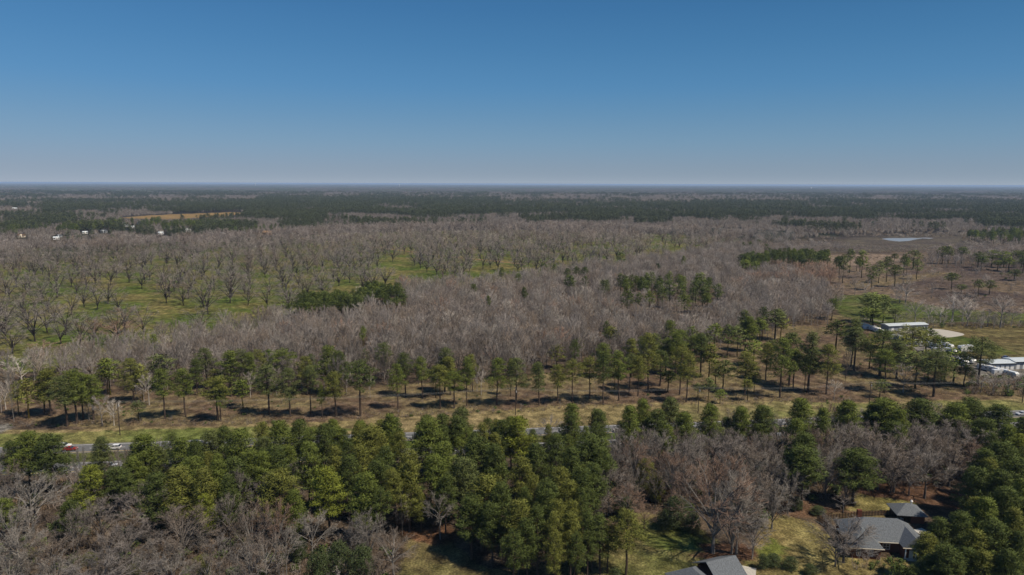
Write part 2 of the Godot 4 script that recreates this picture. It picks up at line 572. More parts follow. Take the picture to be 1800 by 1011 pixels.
func make_zones() -> void:
	# bare wood floor is what is left between these
	zone([0, 470, 0, 664, 130, 642, 300, 600, 480, 572, 505, 552, 640, 530, 720, 510, 900, 496, 1050, 470, 1180, 454, 1290, 438, 1300, 418, 1180, 412, 900, 404, 600, 409, 430, 424, 300, 428, 120, 440, 0, 452, -600, 470, -600, 640], [0.139, 0.190, 0.040], [0.253, 0.213, 0.081], 6.0, 0.35)
	zone([0, 437, 300, 425, 450, 418, 620, 412, 600, 424, 330, 441, 0, 462], [0.095, 0.120, 0.038], [0.125, 0.105, 0.06], 14.0)
	zone([205, 384, 240, 380, 300, 377, 412, 373, 445, 374.5, 395, 381, 300, 386], [0.468, 0.305, 0.120], [0.364, 0.247, 0.108], 12.0, 0.3)
	zone([0, 740, 0, 650, 100, 672, 250, 683, 450, 690, 620, 682, 900, 664, 1100, 640, 1300, 588, 1445, 556, 1510, 548, 1560, 600, 1700, 660, 1840, 690, 1840, 705, 1500, 713, 1000, 722, 450, 749, 200, 757], [0.209, 0.143, 0.099], [0.250, 0.202, 0.103], 2.5, 0.45)
	zone([-60, 757, 200, 755, 450, 746, 700, 735, 1000, 712, 1300, 706, 1500, 708, 1840, 700, 1840, 722, 1500, 736, 1000, 754, 700, 767, 450, 775, 200, 783, -60, 795], [0.338, 0.275, 0.131], [0.364, 0.283, 0.148], 1.2, 0.3)
	zone([-60, 765, 200, 758, 440, 750, 620, 752, 600, 766, 450, 772, 200, 779, -60, 788], [0.220, 0.259, 0.075], [0.295, 0.275, 0.105], 1.5, 0.3)
	zone([1180, 712, 1400, 706, 1500, 710, 1840, 702, 1840, 720, 1500, 733, 1180, 742], [0.280, 0.283, 0.101], [0.321, 0.259, 0.135], 2.0, 0.3)
	zone([-60, 800, 200, 792, 700, 772, 1200, 755, 1840, 730, 1840, 748, 1200, 775, 700, 795, 200, 816, -60, 826], [0.105, 0.150, 0.035], [0.16, 0.155, 0.06], 1.0, 0.3)
	# open field on the right with its old burnt brush, the green strip, the camper yard
	zone([1380, 462, 1500, 448, 1660, 440, 1840, 436, 1840, 560, 1700, 545, 1570, 528, 1470, 515, 1380, 480], [0.198, 0.148, 0.118], [0.265, 0.198, 0.132], 8.0, 0.5)
	zone([1600, 470, 1840, 455, 1840, 540, 1660, 532, 1560, 505], [0.138, 0.103, 0.091], [0.198, 0.150, 0.114], 14.0, 0.5)
	zone([1395, 455, 1470, 447, 1545, 446, 1600, 452, 1560, 462, 1470, 470, 1400, 474], [0.408, 0.306, 0.225], [0.252, 0.186, 0.138], 8.0, 0.4)
	zone([1480, 500, 1560, 488, 1640, 478, 1680, 480, 1600, 496, 1500, 508], [0.282, 0.218, 0.126], [0.207, 0.161, 0.108], 8.0, 0.4)
	zone([1700, 500, 1840, 490, 1840, 520, 1740, 512], [0.247, 0.184, 0.121], [0.184, 0.138, 0.103], 6.0, 0.4)
	zone([1464, 520, 1535, 517, 1590, 528, 1660, 542, 1840, 553, 1840, 574, 1700, 566, 1560, 573, 1478, 556], [0.120, 0.162, 0.039], [0.165, 0.162, 0.066], 2.5, 0.3)
	zone([1560, 575, 1700, 568, 1840, 575, 1840, 640, 1730, 633, 1660, 610, 1560, 596], [0.220, 0.170, 0.078], [0.190, 0.165, 0.072], 2.0, 0.3)
	zone([1645, 592, 1690, 590, 1765, 612, 1800, 622, 1735, 625, 1680, 610], [0.105, 0.155, 0.034], [0.16, 0.16, 0.05], 3.0, 0.3)
	zone([1500, 556, 1570, 570, 1570, 600, 1640, 625, 1720, 660, 1790, 665, 1840, 668, 1840, 655, 1725, 640, 1650, 605, 1590, 585, 1560, 566], [0.30, 0.28, 0.255], [0.25, 0.22, 0.18], 1.5, 0.3)
	# low wet ground round the pond, sandy clearing by the orchard
	zone([1390, 428, 1500, 418, 1700, 408, 1840, 412, 1840, 432, 1640, 438, 1480, 444, 1400, 446], [0.140, 0.115, 0.100], [0.175, 0.150, 0.11], 16.0, 0.5)
	zone([1215, 458, 1250, 450, 1290, 449, 1285, 460, 1240, 470], [0.333, 0.247, 0.186], [0.230, 0.184, 0.144], 5.0, 0.4)
	zone([1265, 452, 1288, 451, 1290, 463, 1270, 464], [0.20, 0.215, 0.08], [0.2, 0.2, 0.1], 3.0, 0.3)
	zone([1385, 388, 1500, 386, 1620, 398, 1500, 402, 1390, 395], [0.356, 0.259, 0.168], [0.230, 0.172, 0.120], 18.0, 0.5)
	# the near gardens
	zone([1085, 1040, 1045, 990, 1060, 940, 1120, 900, 1185, 912, 1262, 952, 1330, 965, 1335, 1040], [0.195, 0.201, 0.071], [0.254, 0.195, 0.094], 1.5, 0.4)
	zone([1130, 915, 1190, 925, 1240, 950, 1230, 970, 1150, 968, 1110, 945], [0.155, 0.201, 0.052], [0.213, 0.207, 0.069], 2.0, 0.4)
	zone([690, 1040, 715, 950, 760, 925, 800, 960, 850, 1000, 1000, 985, 1050, 1000, 1060, 1040], [0.230, 0.184, 0.092], [0.190, 0.190, 0.067], 2.0, 0.4)
	zone([700, 935, 715, 890, 770, 890, 805, 940, 780, 960, 730, 950], [0.205, 0.112, 0.065], [0.165, 0.1, 0.06], 1.5, 0.5)
	zone([1215, 978, 1230, 955, 1310, 955, 1340, 968, 1330, 985, 1270, 990], [0.175, 0.100, 0.064], [0.15, 0.09, 0.06], 1.5, 0.5)
	zone([1318, 1040, 1328, 985, 1338, 925, 1366, 906, 1400, 908, 1440, 925, 1475, 955, 1560, 985, 1640, 990, 1660, 1040], [0.324, 0.249, 0.112], [0.283, 0.242, 0.099], 1.2, 0.3)
	zone([1335, 960, 1362, 945, 1385, 965, 1375, 985, 1340, 985], [0.213, 0.256, 0.056], [0.250, 0.250, 0.075], 2.0, 0.3)
	zone([1362, 905, 1370, 880, 1440, 872, 1500, 885, 1500, 903, 1440, 908, 1400, 909], [0.235, 0.150, 0.092], [0.165, 0.1, 0.065], 1.5, 0.5)
	zone([1430, 906, 1500, 903, 1560, 900, 1560, 912, 1500, 918, 1450, 915], [0.215, 0.17, 0.085], [0.19, 0.16, 0.08], 1.0, 0.3)
	zone([1490, 900, 1500, 872, 1540, 864, 1600, 872, 1610, 886, 1566, 897], [0.284, 0.240, 0.099], [0.245, 0.234, 0.076], 1.2, 0.3)
	zone([1500, 868, 1530, 840, 1640, 850, 1720, 880, 1720, 910, 1640, 905, 1600, 880], [0.125, 0.070, 0.048], [0.16, 0.095, 0.06], 1.5, 0.5)
	zone([1740, 890, 1840, 860, 1840, 940, 1780, 930], [0.20, 0.19, 0.065], [0.18, 0.12, 0.07], 2.0, 0.4)
	zone([1600, 1040, 1630, 960, 1690, 965, 1800, 990, 1840, 1040], [0.22, 0.155, 0.09], [0.17, 0.12, 0.07], 1.5, 0.4)
	zone([-40, 752, 22, 744, 24, 752, 0, 762, -40, 770], [0.32, 0.30, 0.27], [0.28, 0.26, 0.22], 0.6, 0.2)


func ground_colour(x: float, z: float) -> Color:
	var d := -z
	var big := noise_a.get_noise_2d(x, z)
	var small := noise_b.get_noise_2d(x, z)
	var col := Color(0.125, 0.096, 0.074).lerp(Color(0.165, 0.122, 0.082), clampf(0.5 + big * 0.9 + small * 0.5, 0, 1))
	if d > 1000.0:
		var far := noise_c.get_noise_2d(x * 0.45, z * 0.6)
		var other := noise_c.get_noise_2d(x * 1.3 + 4000.0, z * 1.3)
		var wood := Color(0.085, 0.075, 0.068)
		if far > 0.06: wood = Color(0.05, 0.062, 0.042)
		elif other > 0.36 and d > 4500.0: wood = Color(0.15, 0.135, 0.095)
		elif other < -0.3 and d > 4500.0: wood = Color(0.08, 0.09, 0.05)
		col = col.lerp(wood, smoothstep(1000.0, 1500.0, d))
	if d < 100.0 or d > 2800.0 or absf(x) > 300.0 + d * 1.1:
		return col
	var e := noise_b.get_noise_2d(x + 900.0, z) * 0.6 + noise_a.get_noise_2d(x + 900.0, z) * 0.8
	var e2 := noise_b.get_noise_2d(x, z + 900.0) * 0.6 + noise_a.get_noise_2d(x, z + 900.0) * 0.8
	for q in zones:
		var p := Vector2(x + e * q[4], z + e2 * q[4])
		if (q[1] as Rect2).has_point(p) and Geometry2D.is_point_in_polygon(p, q[0]):
			var t: float = clampf(0.45 + big * 1.1 + small * 1.5 * q[5], 0, 1)
			col = (q[2] as Color).lerp(q[3], t)
	var wear: float = 1.0 + small * 0.22 + big * 0.12
	if d > 340.0:
		# old furrows and mowing lines run across the open land
		wear += noise_b.get_noise_2d(x * 0.12 + z * 0.05, z * 0.75) * 0.42
	return Color(col.r * wear, col.g * wear, col.b * wear)


func make_ground() -> void:
	make_zones()
	far_road_a = ground_at(200, 786.5)
	far_road_b = ground_at(1790, 728)
	near_road_a = ground_at(150, 821)
	near_road_b = ground_at(1183, 776)
	var xs := axis([[-330, -165, 3.0], [-165, 165, 1.9], [165, 330, 3.0]], 1.034, -50000, 50000)
	var ds := axis([[-60, 150, 14.0], [150, 320, 1.5], [320, 520, 2.2]], 1.0107, -200, 60000)
	var nx := xs.size()
	var nz := ds.size()
	var v := PackedVector3Array()
	var n := PackedVector3Array()
	var c := PackedColorArray()
	var idx := PackedInt32Array()
	for j in nz:
		for i in nx:
			var x := xs[i]
			var z := -ds[j]
			var k := ground_colour(x, z)
			var y := 0.0
			if ds[j] > 1800.0:
				y = noise_c.get_noise_2d(x * 0.3, z * 0.3) * 7.0 * smoothstep(1800.0, 9000.0, ds[j])
			v.append(Vector3(x, y, z))
			n.append(Vector3.UP)
			c.append(Color(k.r * 2.0, k.g * 2.0, k.b * 2.0))
			if i and j:
				var a := (j - 1) * nx + i - 1
				idx.append_array([a, a + nx, a + 1, a + 1, a + nx, a + nx + 1])
	var arr := []
	arr.resize(Mesh.ARRAY_MAX)
	arr[Mesh.ARRAY_VERTEX] = v
	arr[Mesh.ARRAY_NORMAL] = n
	arr[Mesh.ARRAY_COLOR] = c
	arr[Mesh.ARRAY_INDEX] = idx
	var m := ArrayMesh.new()
	m.add_surface_from_arrays(Mesh.PRIMITIVE_TRIANGLES, arr)
	tag(part("ground", m, mats["soil"]), "brown litter, lawns, verges and fields of the wooded plain", "", "", "structure")
	print("ground ", nx, " x ", nz)


func ribbon(path: Array, width: float, y: float, wobble := 0.0) -> ArrayMesh:
	var s := Shape.new()
	for i in path.size() - 1:
		var sides := []
		for k in [i, i + 1]:
			var dir: Vector3 = (path[min(k + 1, path.size() - 1)] - path[max(k - 1, 0)])
			var side := Vector3(-dir.z, 0, dir.x).normalized() * width * 0.5 * (1.0 + wobble * noise_b.get_noise_2d(path[k].x, path[k].z))
			var p := Vector3(path[k].x, y, path[k].z)
			sides.append([p - side, p + side])
		s.quad(sides[0][0], sides[0][1], sides[1][1], sides[1][0], Vector3.UP)
	return s.mesh()


func stretch(a: Vector3, b: Vector3, from: float, to: float, steps: int, off := 0.0) -> Array:
	var out := []
	var side := Vector3(-(b - a).z, 0, (b - a).x).normalized() * off
	for i in steps + 1:
		out.append(a.lerp(b, lerpf(from, to, float(i) / steps)) + side)
	return out


func make_roads() -> void:
	for r in [[far_road_a, far_road_b, "far lanes of the divided road beyond the grass median"], [near_road_a, near_road_b, "near lanes of the divided road behind the near trees"]]:
		var road := part("road", ribbon(stretch(r[0], r[1], -1.2, 2.2, 60), 9.4, 0.03), mats["asphalt"])
		tag(road, r[2], "", "", "structure")
		for off in [-3.75, 3.75]:
			part("edge_line", ribbon(stretch(r[0], r[1], -1.2, 2.2, 60, off), 0.22, 0.036), mats["white_line" if off < 0 else "yellow_line"], road)
		for k in 130:
			var t: float = -1.2 + 3.4 * k / 130.0
			var d: float = 3.0 / r[0].distance_to(r[1])
			var at: Vector3 = r[0].lerp(r[1], t)
			if absf(seen_at(at).x - 900.0) < 950.0:
				part("lane_dash", ribbon(stretch(r[0], r[1], t, t + d, 1), 0.2, 0.036), mats["white_line"], road)
	# orange farm track through the orchard
	var track := []
	var at := [[440, 409.5], [500, 415.5], [570, 424], [640, 432], [720, 442.5], [800, 452], [862, 458], [930, 466]]
	for i in at.size() - 1:
		for k in 12:
			track.append(ground_at(lerpf(at[i][0], at[i + 1][0], k / 12.0), lerpf(at[i][1], at[i + 1][1], k / 12.0)))
	tag(part("farm_track", ribbon(track, 5.0, 0.03, 0.9), mats["orange_dirt"]), "orange dirt track winding through the pecan orchard", "", "", "structure")
	# gravel pad in the camper yard, garden concrete
	var s := Shape.new()
	var mid := ground_at(1638, 585)
	for k in 40:
		var ring := []
		for j in 2:
			var a := TAU * (k + j) / 40
			ring.append(mid + Vector3(cos(a) * 19.5, 0.03, sin(a) * 14.0) * (1.0 + 0.04 * sin(a * 5.0)))
		s.tri(mid + Vector3(0, 0.03, 0), ring[0], ring[1], Vector3.UP)
	tag(part("gravel_pad", s.mesh(), mats["gravel"]), "round grey gravel pad beside the far storage shed", "", "", "structure")
	var drive := []
	for p in [[1612, 930], [1640, 945], [1665, 958], [1690, 972], [1710, 990], [1725, 1012], [1735, 1050]]:
		drive.append(ground_at(p[0], p[1]))
	tag(part("driveway", ribbon(drive, 3.6, 0.03), mats["concrete"]), "pale concrete driveway curving under the pines by the brick house", "", "", "structure")
	tag(part("patio", ribbon([ground_at(1306, 1050), ground_at(1312, 996)], 5.0, 0.05), mats["concrete"]), "pale concrete slab beside the grey gabled roof", "", "", "structure")


func make_water() -> void:
	var m := StandardMaterial3D.new()
	m.resource_name = "pond_water"
	m.albedo_color = lin(0.22, 0.23, 0.235)
	m.roughness = 0.28
	m.metallic_specular = 0.6
	var s := Shape.new()
	for poly in [[1550, 420, 1562, 418.6, 1582, 418.6, 1604, 418.2, 1622, 419.4, 1610, 421, 1598, 423.6, 1580, 424.6, 1562, 422.6], [1612, 418.4, 1628, 417.8, 1642, 418.6, 1634, 419.8]]:
		var q := area(poly)
		var idx := Geometry2D.triangulate_polygon(q)
		for i in range(0, idx.size(), 3):
			s.tri(Vector3(q[idx[i]].x, 0.05, q[idx[i]].y), Vector3(q[idx[i + 1]].x, 0.05, q[idx[i + 1]].y), Vector3(q[idx[i + 2]].x, 0.05, q[idx[i + 2]].y), Vector3.UP)
	tag(part("pond_water", s.mesh(), m), "blue pond lying in the grey marsh at the right", "", "", "structure")


# ---------------------------------------------------------------- buildings
func hip_roof(s: Shape, x0: float, x1: float, z0: float, z1: float, eave: float, rise: float, thick := 0.18) -> void:
	# four slopes; the ridge runs along the longer side
	var w := x1 - x0
	var d := z1 - z0
	var a: Vector3
	var b: Vector3
	if w >= d:
		a = Vector3(x0 + d / 2, eave + rise, (z0 + z1) / 2)
		b = Vector3(x1 - d / 2, eave + rise, (z0 + z1) / 2)
	else:
		a = Vector3((x0 + x1) / 2, eave + rise, z0 + w / 2)
		b = Vector3((x0 + x1) / 2, eave + rise, z1 - w / 2)
	var p := [Vector3(x0, eave, z0), Vector3(x1, eave, z0), Vector3(x1, eave, z1), Vector3(x0, eave, z1)]
	if w >= d:
		s.quad(p[0], p[1], b, a, Vector3(0, 1, -1))
		s.quad(p[3], p[2], b, a, Vector3(0, 1, 1))
		s.tri(p[0], p[3], a, Vector3(-1, 1, 0))
		s.tri(p[1], p[2], b, Vector3(1, 1, 0))
	else:
		s.quad(p[0], p[3], b, a, Vector3(-1, 1, 0))
		s.quad(p[1], p[2], b, a, Vector3(1, 1, 0))
		s.tri(p[0], p[1], a, Vector3(0, 1, -1))
		s.tri(p[3], p[2], b, Vector3(0, 1, 1))
	s.box(Vector3(x0, eave - thick, z0), Vector3(x1, eave - 0.002, z1))


func turned_prism(poly: Array, x0: float, x1: float) -> Shape:
	# an outline in the z-y plane pushed along x
	var s := Shape.new()
	s.prism(poly, x0, x1)
	var t := Shape.new()
	t.c = s.c
	for i in s.v.size():
		t.v.append(Vector3(s.v[i].z, s.v[i].y, s.v[i].x))
		t.n.append(Vector3(s.n[i].z, s.n[i].y, s.n[i].x))
	for i in range(0, t.v.size(), 3):
		var k := t.v[i]
		t.v[i] = t.v[i + 1]
		t.v[i + 1] = k
		k = t.n[i]
		t.n[i] = t.n[i + 1]
		t.n[i + 1] = k
	return t


func block(lo: Vector3, hi: Vector3) -> ArrayMesh:
	var s := Shape.new()
	s.box(lo, hi)
	return s.mesh()


func window(parent: Node3D, at: Vector3, w: float, h: float, facing: float, frame: Material, bars := true) -> void:
	# a white frame proud of the wall, its pane set back in it, and glazing bars
	var f := Shape.new()
	for q in [[-w / 2, -h / 2, -w / 2 + 0.12, h / 2], [w / 2 - 0.12, -h / 2, w / 2, h / 2], [-w / 2 + 0.12, h / 2 - 0.12, w / 2 - 0.12, h / 2], [-w / 2 + 0.12, -h / 2, w / 2 - 0.12, -h / 2 + 0.14]]:
		f.box(Vector3(q[0], q[1], 0), Vector3(q[2], q[3], 0.09))
	if bars:
		f.box(Vector3(-0.03, -h / 2 + 0.14, 0.02), Vector3(0.03, h / 2 - 0.12, 0.06))
		f.box(Vector3(-w / 2 + 0.12, -0.03, 0.022), Vector3(-0.03, 0.03, 0.058))
		f.box(Vector3(0.03, -0.03, 0.022), Vector3(w / 2 - 0.12, 0.03, 0.058))
	var win := part("window", f.mesh(), frame, parent, at)
	win.rotation.y = facing
	part("pane", block(Vector3(-w / 2 + 0.12, -h / 2 + 0.14, 0.004), Vector3(w / 2 - 0.12, h / 2 - 0.12, 0.018)), mats["window_glass"], win)


func make_buildings() -> void:
	# the brick house: hipped main body, a wing to the front left, an entrance bay with white columns at the front right
	var h := base("brick_house", ground_at(1546, 968) + Vector3(0.6, 0, 1.3), deg_to_rad(-6))
	tag(h, "red brick house with grey hipped roofs behind a leafless garden tree", "house")
	var body := Shape.new()
	body.box(Vector3(-9, 0, -11.0), Vector3(10.5, 3.1, -0.5))
	body.box(Vector3(-10, 0, -5.5), Vector3(-2.5, 3.1, 3.6))
	body.box(Vector3(4.0, 0, -0.5), Vector3(9.2, 3.3, 2.2))
	part("wall", body.mesh(), mats["brick"], h)
	var rf := Shape.new()
	hip_roof(rf, -9.6, 11.1, -11.7, 0.2, 3.3, 4.2)
	hip_roof(rf, -10.6, -1.9, -6.2, 4.2, 3.32, 3.5)
	var roof := part("roof", rf.mesh(), mats["shingles"], h)
	var porch := Shape.new()
	porch.tri(Vector3(3.5, 3.35, 2.8), Vector3(9.7, 3.35, 2.8), Vector3(6.6, 6.2, 2.6), Vector3(0, 0.2, 1))
	porch.quad(Vector3(3.5, 3.35, 2.8), Vector3(6.6, 6.2, 2.6), Vector3(6.6, 6.2, -4.4), Vector3(3.5, 3.35, -1.4), Vector3(-1, 1, 0))
	porch.quad(Vector3(9.7, 3.35, 2.8), Vector3(6.6, 6.2, 2.6), Vector3(6.6, 6.2, -4.4), Vector3(9.7, 3.35, -1.4), Vector3(1, 1, 0))
	porch.box(Vector3(3.5, 3.33, -0.3), Vector3(9.7, 3.348, 2.8))
	part("porch_roof", porch.mesh(), mats["shingles"], h)
	part("chimney", block(Vector3(-4.6, 4.5, -8.6), Vector3(-3.4, 8.4, -7.7)), mats["brick"], roof)
	var gut := Shape.new()
	gut.box(Vector3(-9.7, 3.14, 0.2), Vector3(3.4, 3.31, 0.33))
	gut.box(Vector3(-10.7, 3.14, 4.2), Vector3(-1.8, 3.31, 4.33))
	gut.box(Vector3(3.4, 3.16, 2.82), Vector3(9.8, 3.33, 2.95))
	part("gutter", gut.mesh(), mats["cream_trim"], h)
	window(h, Vector3(0.6, 1.75, -0.5), 1.9, 1.7, 0, mats["white_trim"])
	window(h, Vector3(-8.2, 1.75, 3.6), 1.1, 1.8, 0, mats["white_trim"])
	window(h, Vector3(-5.0, 1.75, 3.6), 1.1, 1.8, 0, mats["white_trim"])
	window(h, Vector3(8.1, 1.75, 2.2), 1.3, 1.9, 0, mats["white_trim"])
	window(h, Vector3(-10.0, 1.75, -1.0), 1.3, 1.7, -PI / 2, mats["white_trim"])
	window(h, Vector3(10.5, 1.75, -4.0), 1.5, 1.6, PI / 2, mats["white_trim"])
	var door := part("door", block(Vector3(5.4, 0.2, 2.2), Vector3(6.5, 2.4, 2.27)), mats["cream_trim"], h)
	part("handle", block(Vector3(6.34, 1.2, 2.27), Vector3(6.42, 1.34, 2.33)), mats["dark_trim"], door)
	for x in [4.3, 7.0, 9.1]:
		var col := Shape.new()
		col.tube([Vector3(x, 0.0, 2.55), Vector3(x, 3.32, 2.55)], 0.17, 0.14, 10)
		col.box(Vector3(x - 0.24, 0, 2.31), Vector3(x + 0.24, 0.2, 2.79))
		part("column", col.mesh(), mats["white_trim"], h)
	part("step", block(Vector3(4.6, 0, 2.25), Vector3(7.4, 0.18, 3.5)), mats["concrete"], h)

	# open garage behind it
	var g := base("garage", ground_at(1591, 917) + Vector3(1.7, 0, -2.2), deg_to_rad(-7))
	tag(g, "small hipped grey roofed garage with white roof vent behind the brick house", "garage")
	var gw := Shape.new()
	gw.box(Vector3(-3.6, 0, -3.3), Vector3(3.6, 2.4, -3.1))
	gw.box(Vector3(3.4, 0, -3.1), Vector3(3.6, 2.4, 3.3))
	gw.box(Vector3(-0.2, 0, 3.1), Vector3(3.4, 2.4, 3.3))
	part("wall", gw.mesh(), mats["brick"], g)
	for z in [-2.9, 3.1]:
		part("post", block(Vector3(-3.6, 0, z), Vector3(-3.4, 2.4, z + 0.2)), mats["dark_trim"], g)
	var gr := Shape.new()
	hip_roof(gr, -4.5, 4.3, -3.9, 3.9, 2.6, 2.3)
	var groof := part("roof", gr.mesh(), mats["shingles"], g)
	var vent := Shape.new()
	vent.tube([Vector3(1.2, 4.5, -0.5), Vector3(1.2, 5.2, -0.5)], 0.22, 0.22, 10)
	vent.tube([Vector3(1.2, 5.2, -0.5), Vector3(1.2, 5.5, -0.5), Vector3(1.2, 5.7, -0.5)], 0.42, 0.1, 10)
	part("roof_vent", vent.mesh(), mats["white_trim"], groof)
	# white garden furniture in its open side
	var tb := base("garden_table", g.position + Vector3(-3.2, 0, 1.9), 0.3)
	tag(tb, "white garden table standing at the open side of the garage", "table")
	part("tabletop", block(Vector3(-1.1, 0.72, -0.5), Vector3(1.1, 0.78, 0.5)), mats["white_trim"], tb)
	for k in 4:
		part("leg", block(Vector3(-1.0 + 1.9 * (k % 2), 0, -0.42 + 0.76 * (k / 2)), Vector3(-0.92 + 1.9 * (k % 2), 0.72, -0.34 + 0.76 * (k / 2))), mats["white_trim"], tb)

	# the house cut off by the bottom of the picture
	var h2 := base("gabled_house", ground_at(1268, 1035), deg_to_rad(21))
	tag(h2, "house with plain grey gabled roof at the bottom edge by the concrete slab", "house")
	h2.position = Vector3(53.0, 0, -161.0)
	part("wall", block(Vector3(-3.2, 0, -4.6), Vector3(4.4, 2.7, 4.8)), mats["brick"], h2)
	part("gable_wall", turned_prism([Vector2(-5.0, 2.7), Vector2(0, 5.4), Vector2(5.0, 2.7)], 4.15, 4.35).mesh(), mats["cream_trim"], h2)
	part("roof", turned_prism([Vector2(-5.8, 2.55), Vector2(0, 5.95), Vector2(5.8, 2.55), Vector2(5.8, 2.35), Vector2(0, 5.7), Vector2(-5.8, 2.35)], -4.2, 4.9).mesh(), mats["shingles"], h2)
	part("wing_wall", block(Vector3(-13.0, 0, -3.0), Vector3(-3.2, 2.7, 9.0)), mats["brick"], h2)
	var wr := Shape.new()
	hip_roof(wr, -13.8, -4.25, -3.8, 9.6, 2.8, 3.2)
	part("wing_roof", wr.mesh(), mats["shingles"], h2)
	window(h2, Vector3(4.4, 1.5, 0), 1.5, 1.2, PI / 2, mats["white_trim"])

	make_fence([Vector2(1570, 905), Vector2(1501, 909), Vector2(1440, 915)], "brown rail fence with dark posts between the garage and the back lawn", true)
	make_fence([Vector2(1437, 916), Vector2(1475, 943)], "short brown rail fence running down to the left of the brick house", true)

	# storage sheds in the camper yard
	make_shed(ground_at(1562, 583), ground_at(1630.5, 580), 7.5, 3.7, 5, "long grey storage shed with pale metal roof beside the gravel pad")
	make_shed(ground_at(1741, 651), ground_at(1783, 650), 8.0, 3.6, 5, "grey storage shed with five white doors and pale roof at the right edge")
	make_shed(ground_at(1783.6, 649.5), ground_at(1850, 648), 8.0, 4.2, 6, "taller grey storage shed joining the five door shed at the picture edge")

	# houses among the far trees on the left
	var far := [
		[38, 417, 15, 0.1, 2, "far house with a white front gable at the left end of the hamlet"], [99, 421, 12, 0.5, 0, "small white far house beside dark evergreens, second in the hamlet"],
		[105, 417, 10, -0.3, 1, "blue grey far house just behind the second white one"], [150, 411, 12, 0.2, 0, "white far house below the tall pine grove in the hamlet"],
		[183, 409, 16, -0.2, 1, "long grey roofed far house between the pine grove and white house"], [222, 399, 11, 0.3, 0, "bright white far house at the top of the hamlet by the pines"],
		[232, 401, 12, 0.7, 0, "white far house set aslant beside the bright one"], [246, 395, 15, 0.0, 1, "pale grey roofed far house nearest to the golden field"],
		[283, 412, 12, 0.0, 0, "low white far house alone in the bare trees below the golden field"], [308, 407, 13, 0.2, 1, "blue grey far house before the right pine grove"],
		[330, 407, 15, 0.1, 0, "cream far house with gabled roof before the right pine grove"], [470, 412.5, 21, 0.05, 3, "long orange brown barn at the far edge of the pecan orchard"],
		[26, 368, 22, 0.0, 0, "white roofed far building at the left edge in the bare woods"], [1070, 339.5, 60, 0.0, 0, "pale long building in the distant bare woods right of the middle"], [392, 413, 12, 0.2, 1, "grey far house half hidden right of the hamlet"],
	]
	for f in far:
		make_far_house(f)
		var hg := ground_at(f[0], f[1])
		house_spots.append(Vector2(hg.x, hg.z))
	# water towers on the horizon
	for t in [[702, 328, "distant white water tower left of the middle of the horizon"], [449, 326.5, "faint distant water tower on the left part of the horizon"], [1426, 333.5, "distant white water tower on the right part of the horizon"]]:
		var p := ground_at(t[0], t[1] + 1.0)
		var o := base("water_tower", p)
		tag(o, t[2], "water tower", "water towers on the horizon")
		var k: float = minf(-p.z / 11000.0, 1.9)
		var st := Shape.new()
		st.tube([Vector3(0, 0, 0), Vector3(0, 36 * k, 0)], 3.0 * k, 2.2 * k, 10)
		part("stem", st.mesh(), mats["white_trim"], o)
		var tank := SphereMesh.new()
		tank.radius = 9.0 * k
		tank.height = 15.0 * k
		part("tank", tank, mats["white_trim"], o, Vector3(0, 40 * k, 0))


func make_fence(at: Array, label: String, rails: bool) -> void:
	var o := base("garden_fence", ground_at(at[0].x, at[0].y))
	tag(o, label, "fence")
	var post := block(Vector3(-0.07, 0, -0.07), Vector3(0.07, 1.65, 0.07))
	for i in at.size() - 1:
		var a := ground_at(at[i].x, at[i].y) - o.position
		var b := ground_at(at[i + 1].x, at[i + 1].y) - o.position
		var n := int(roundf(a.distance_to(b) / 1.0))
		var bay := a.distance_to(b) / n
		var turn := -atan2(b.z - a.z, b.x - a.x)
		var rail := block(Vector3(0.075, -0.06, -0.035), Vector3(bay - 0.075, 0.06, 0.035))
		var picket := Shape.new()
		for k in 6:
			picket.box(Vector3(0.1 + k * (bay - 0.2) / 6.0, 0.08, 0.036), Vector3(0.1 + (k + 0.62) * (bay - 0.2) / 6.0, 1.55, 0.056))
		var pk := picket.mesh()
		for k in n + 1:
			var p := a.lerp(b, float(k) / n)
			part("post", post, mats["pole_wood"], o, p)
			if k < n:
				for y in [0.4, 1.35]:
					part("rail", rail, mats["weathered_wood"], o, p + Vector3(0, y, 0)).rotation.y = turn
				tag(part("pickets", pk, mats["weathered_wood"], o, p), "", "", "", "stuff").rotation.y = turn


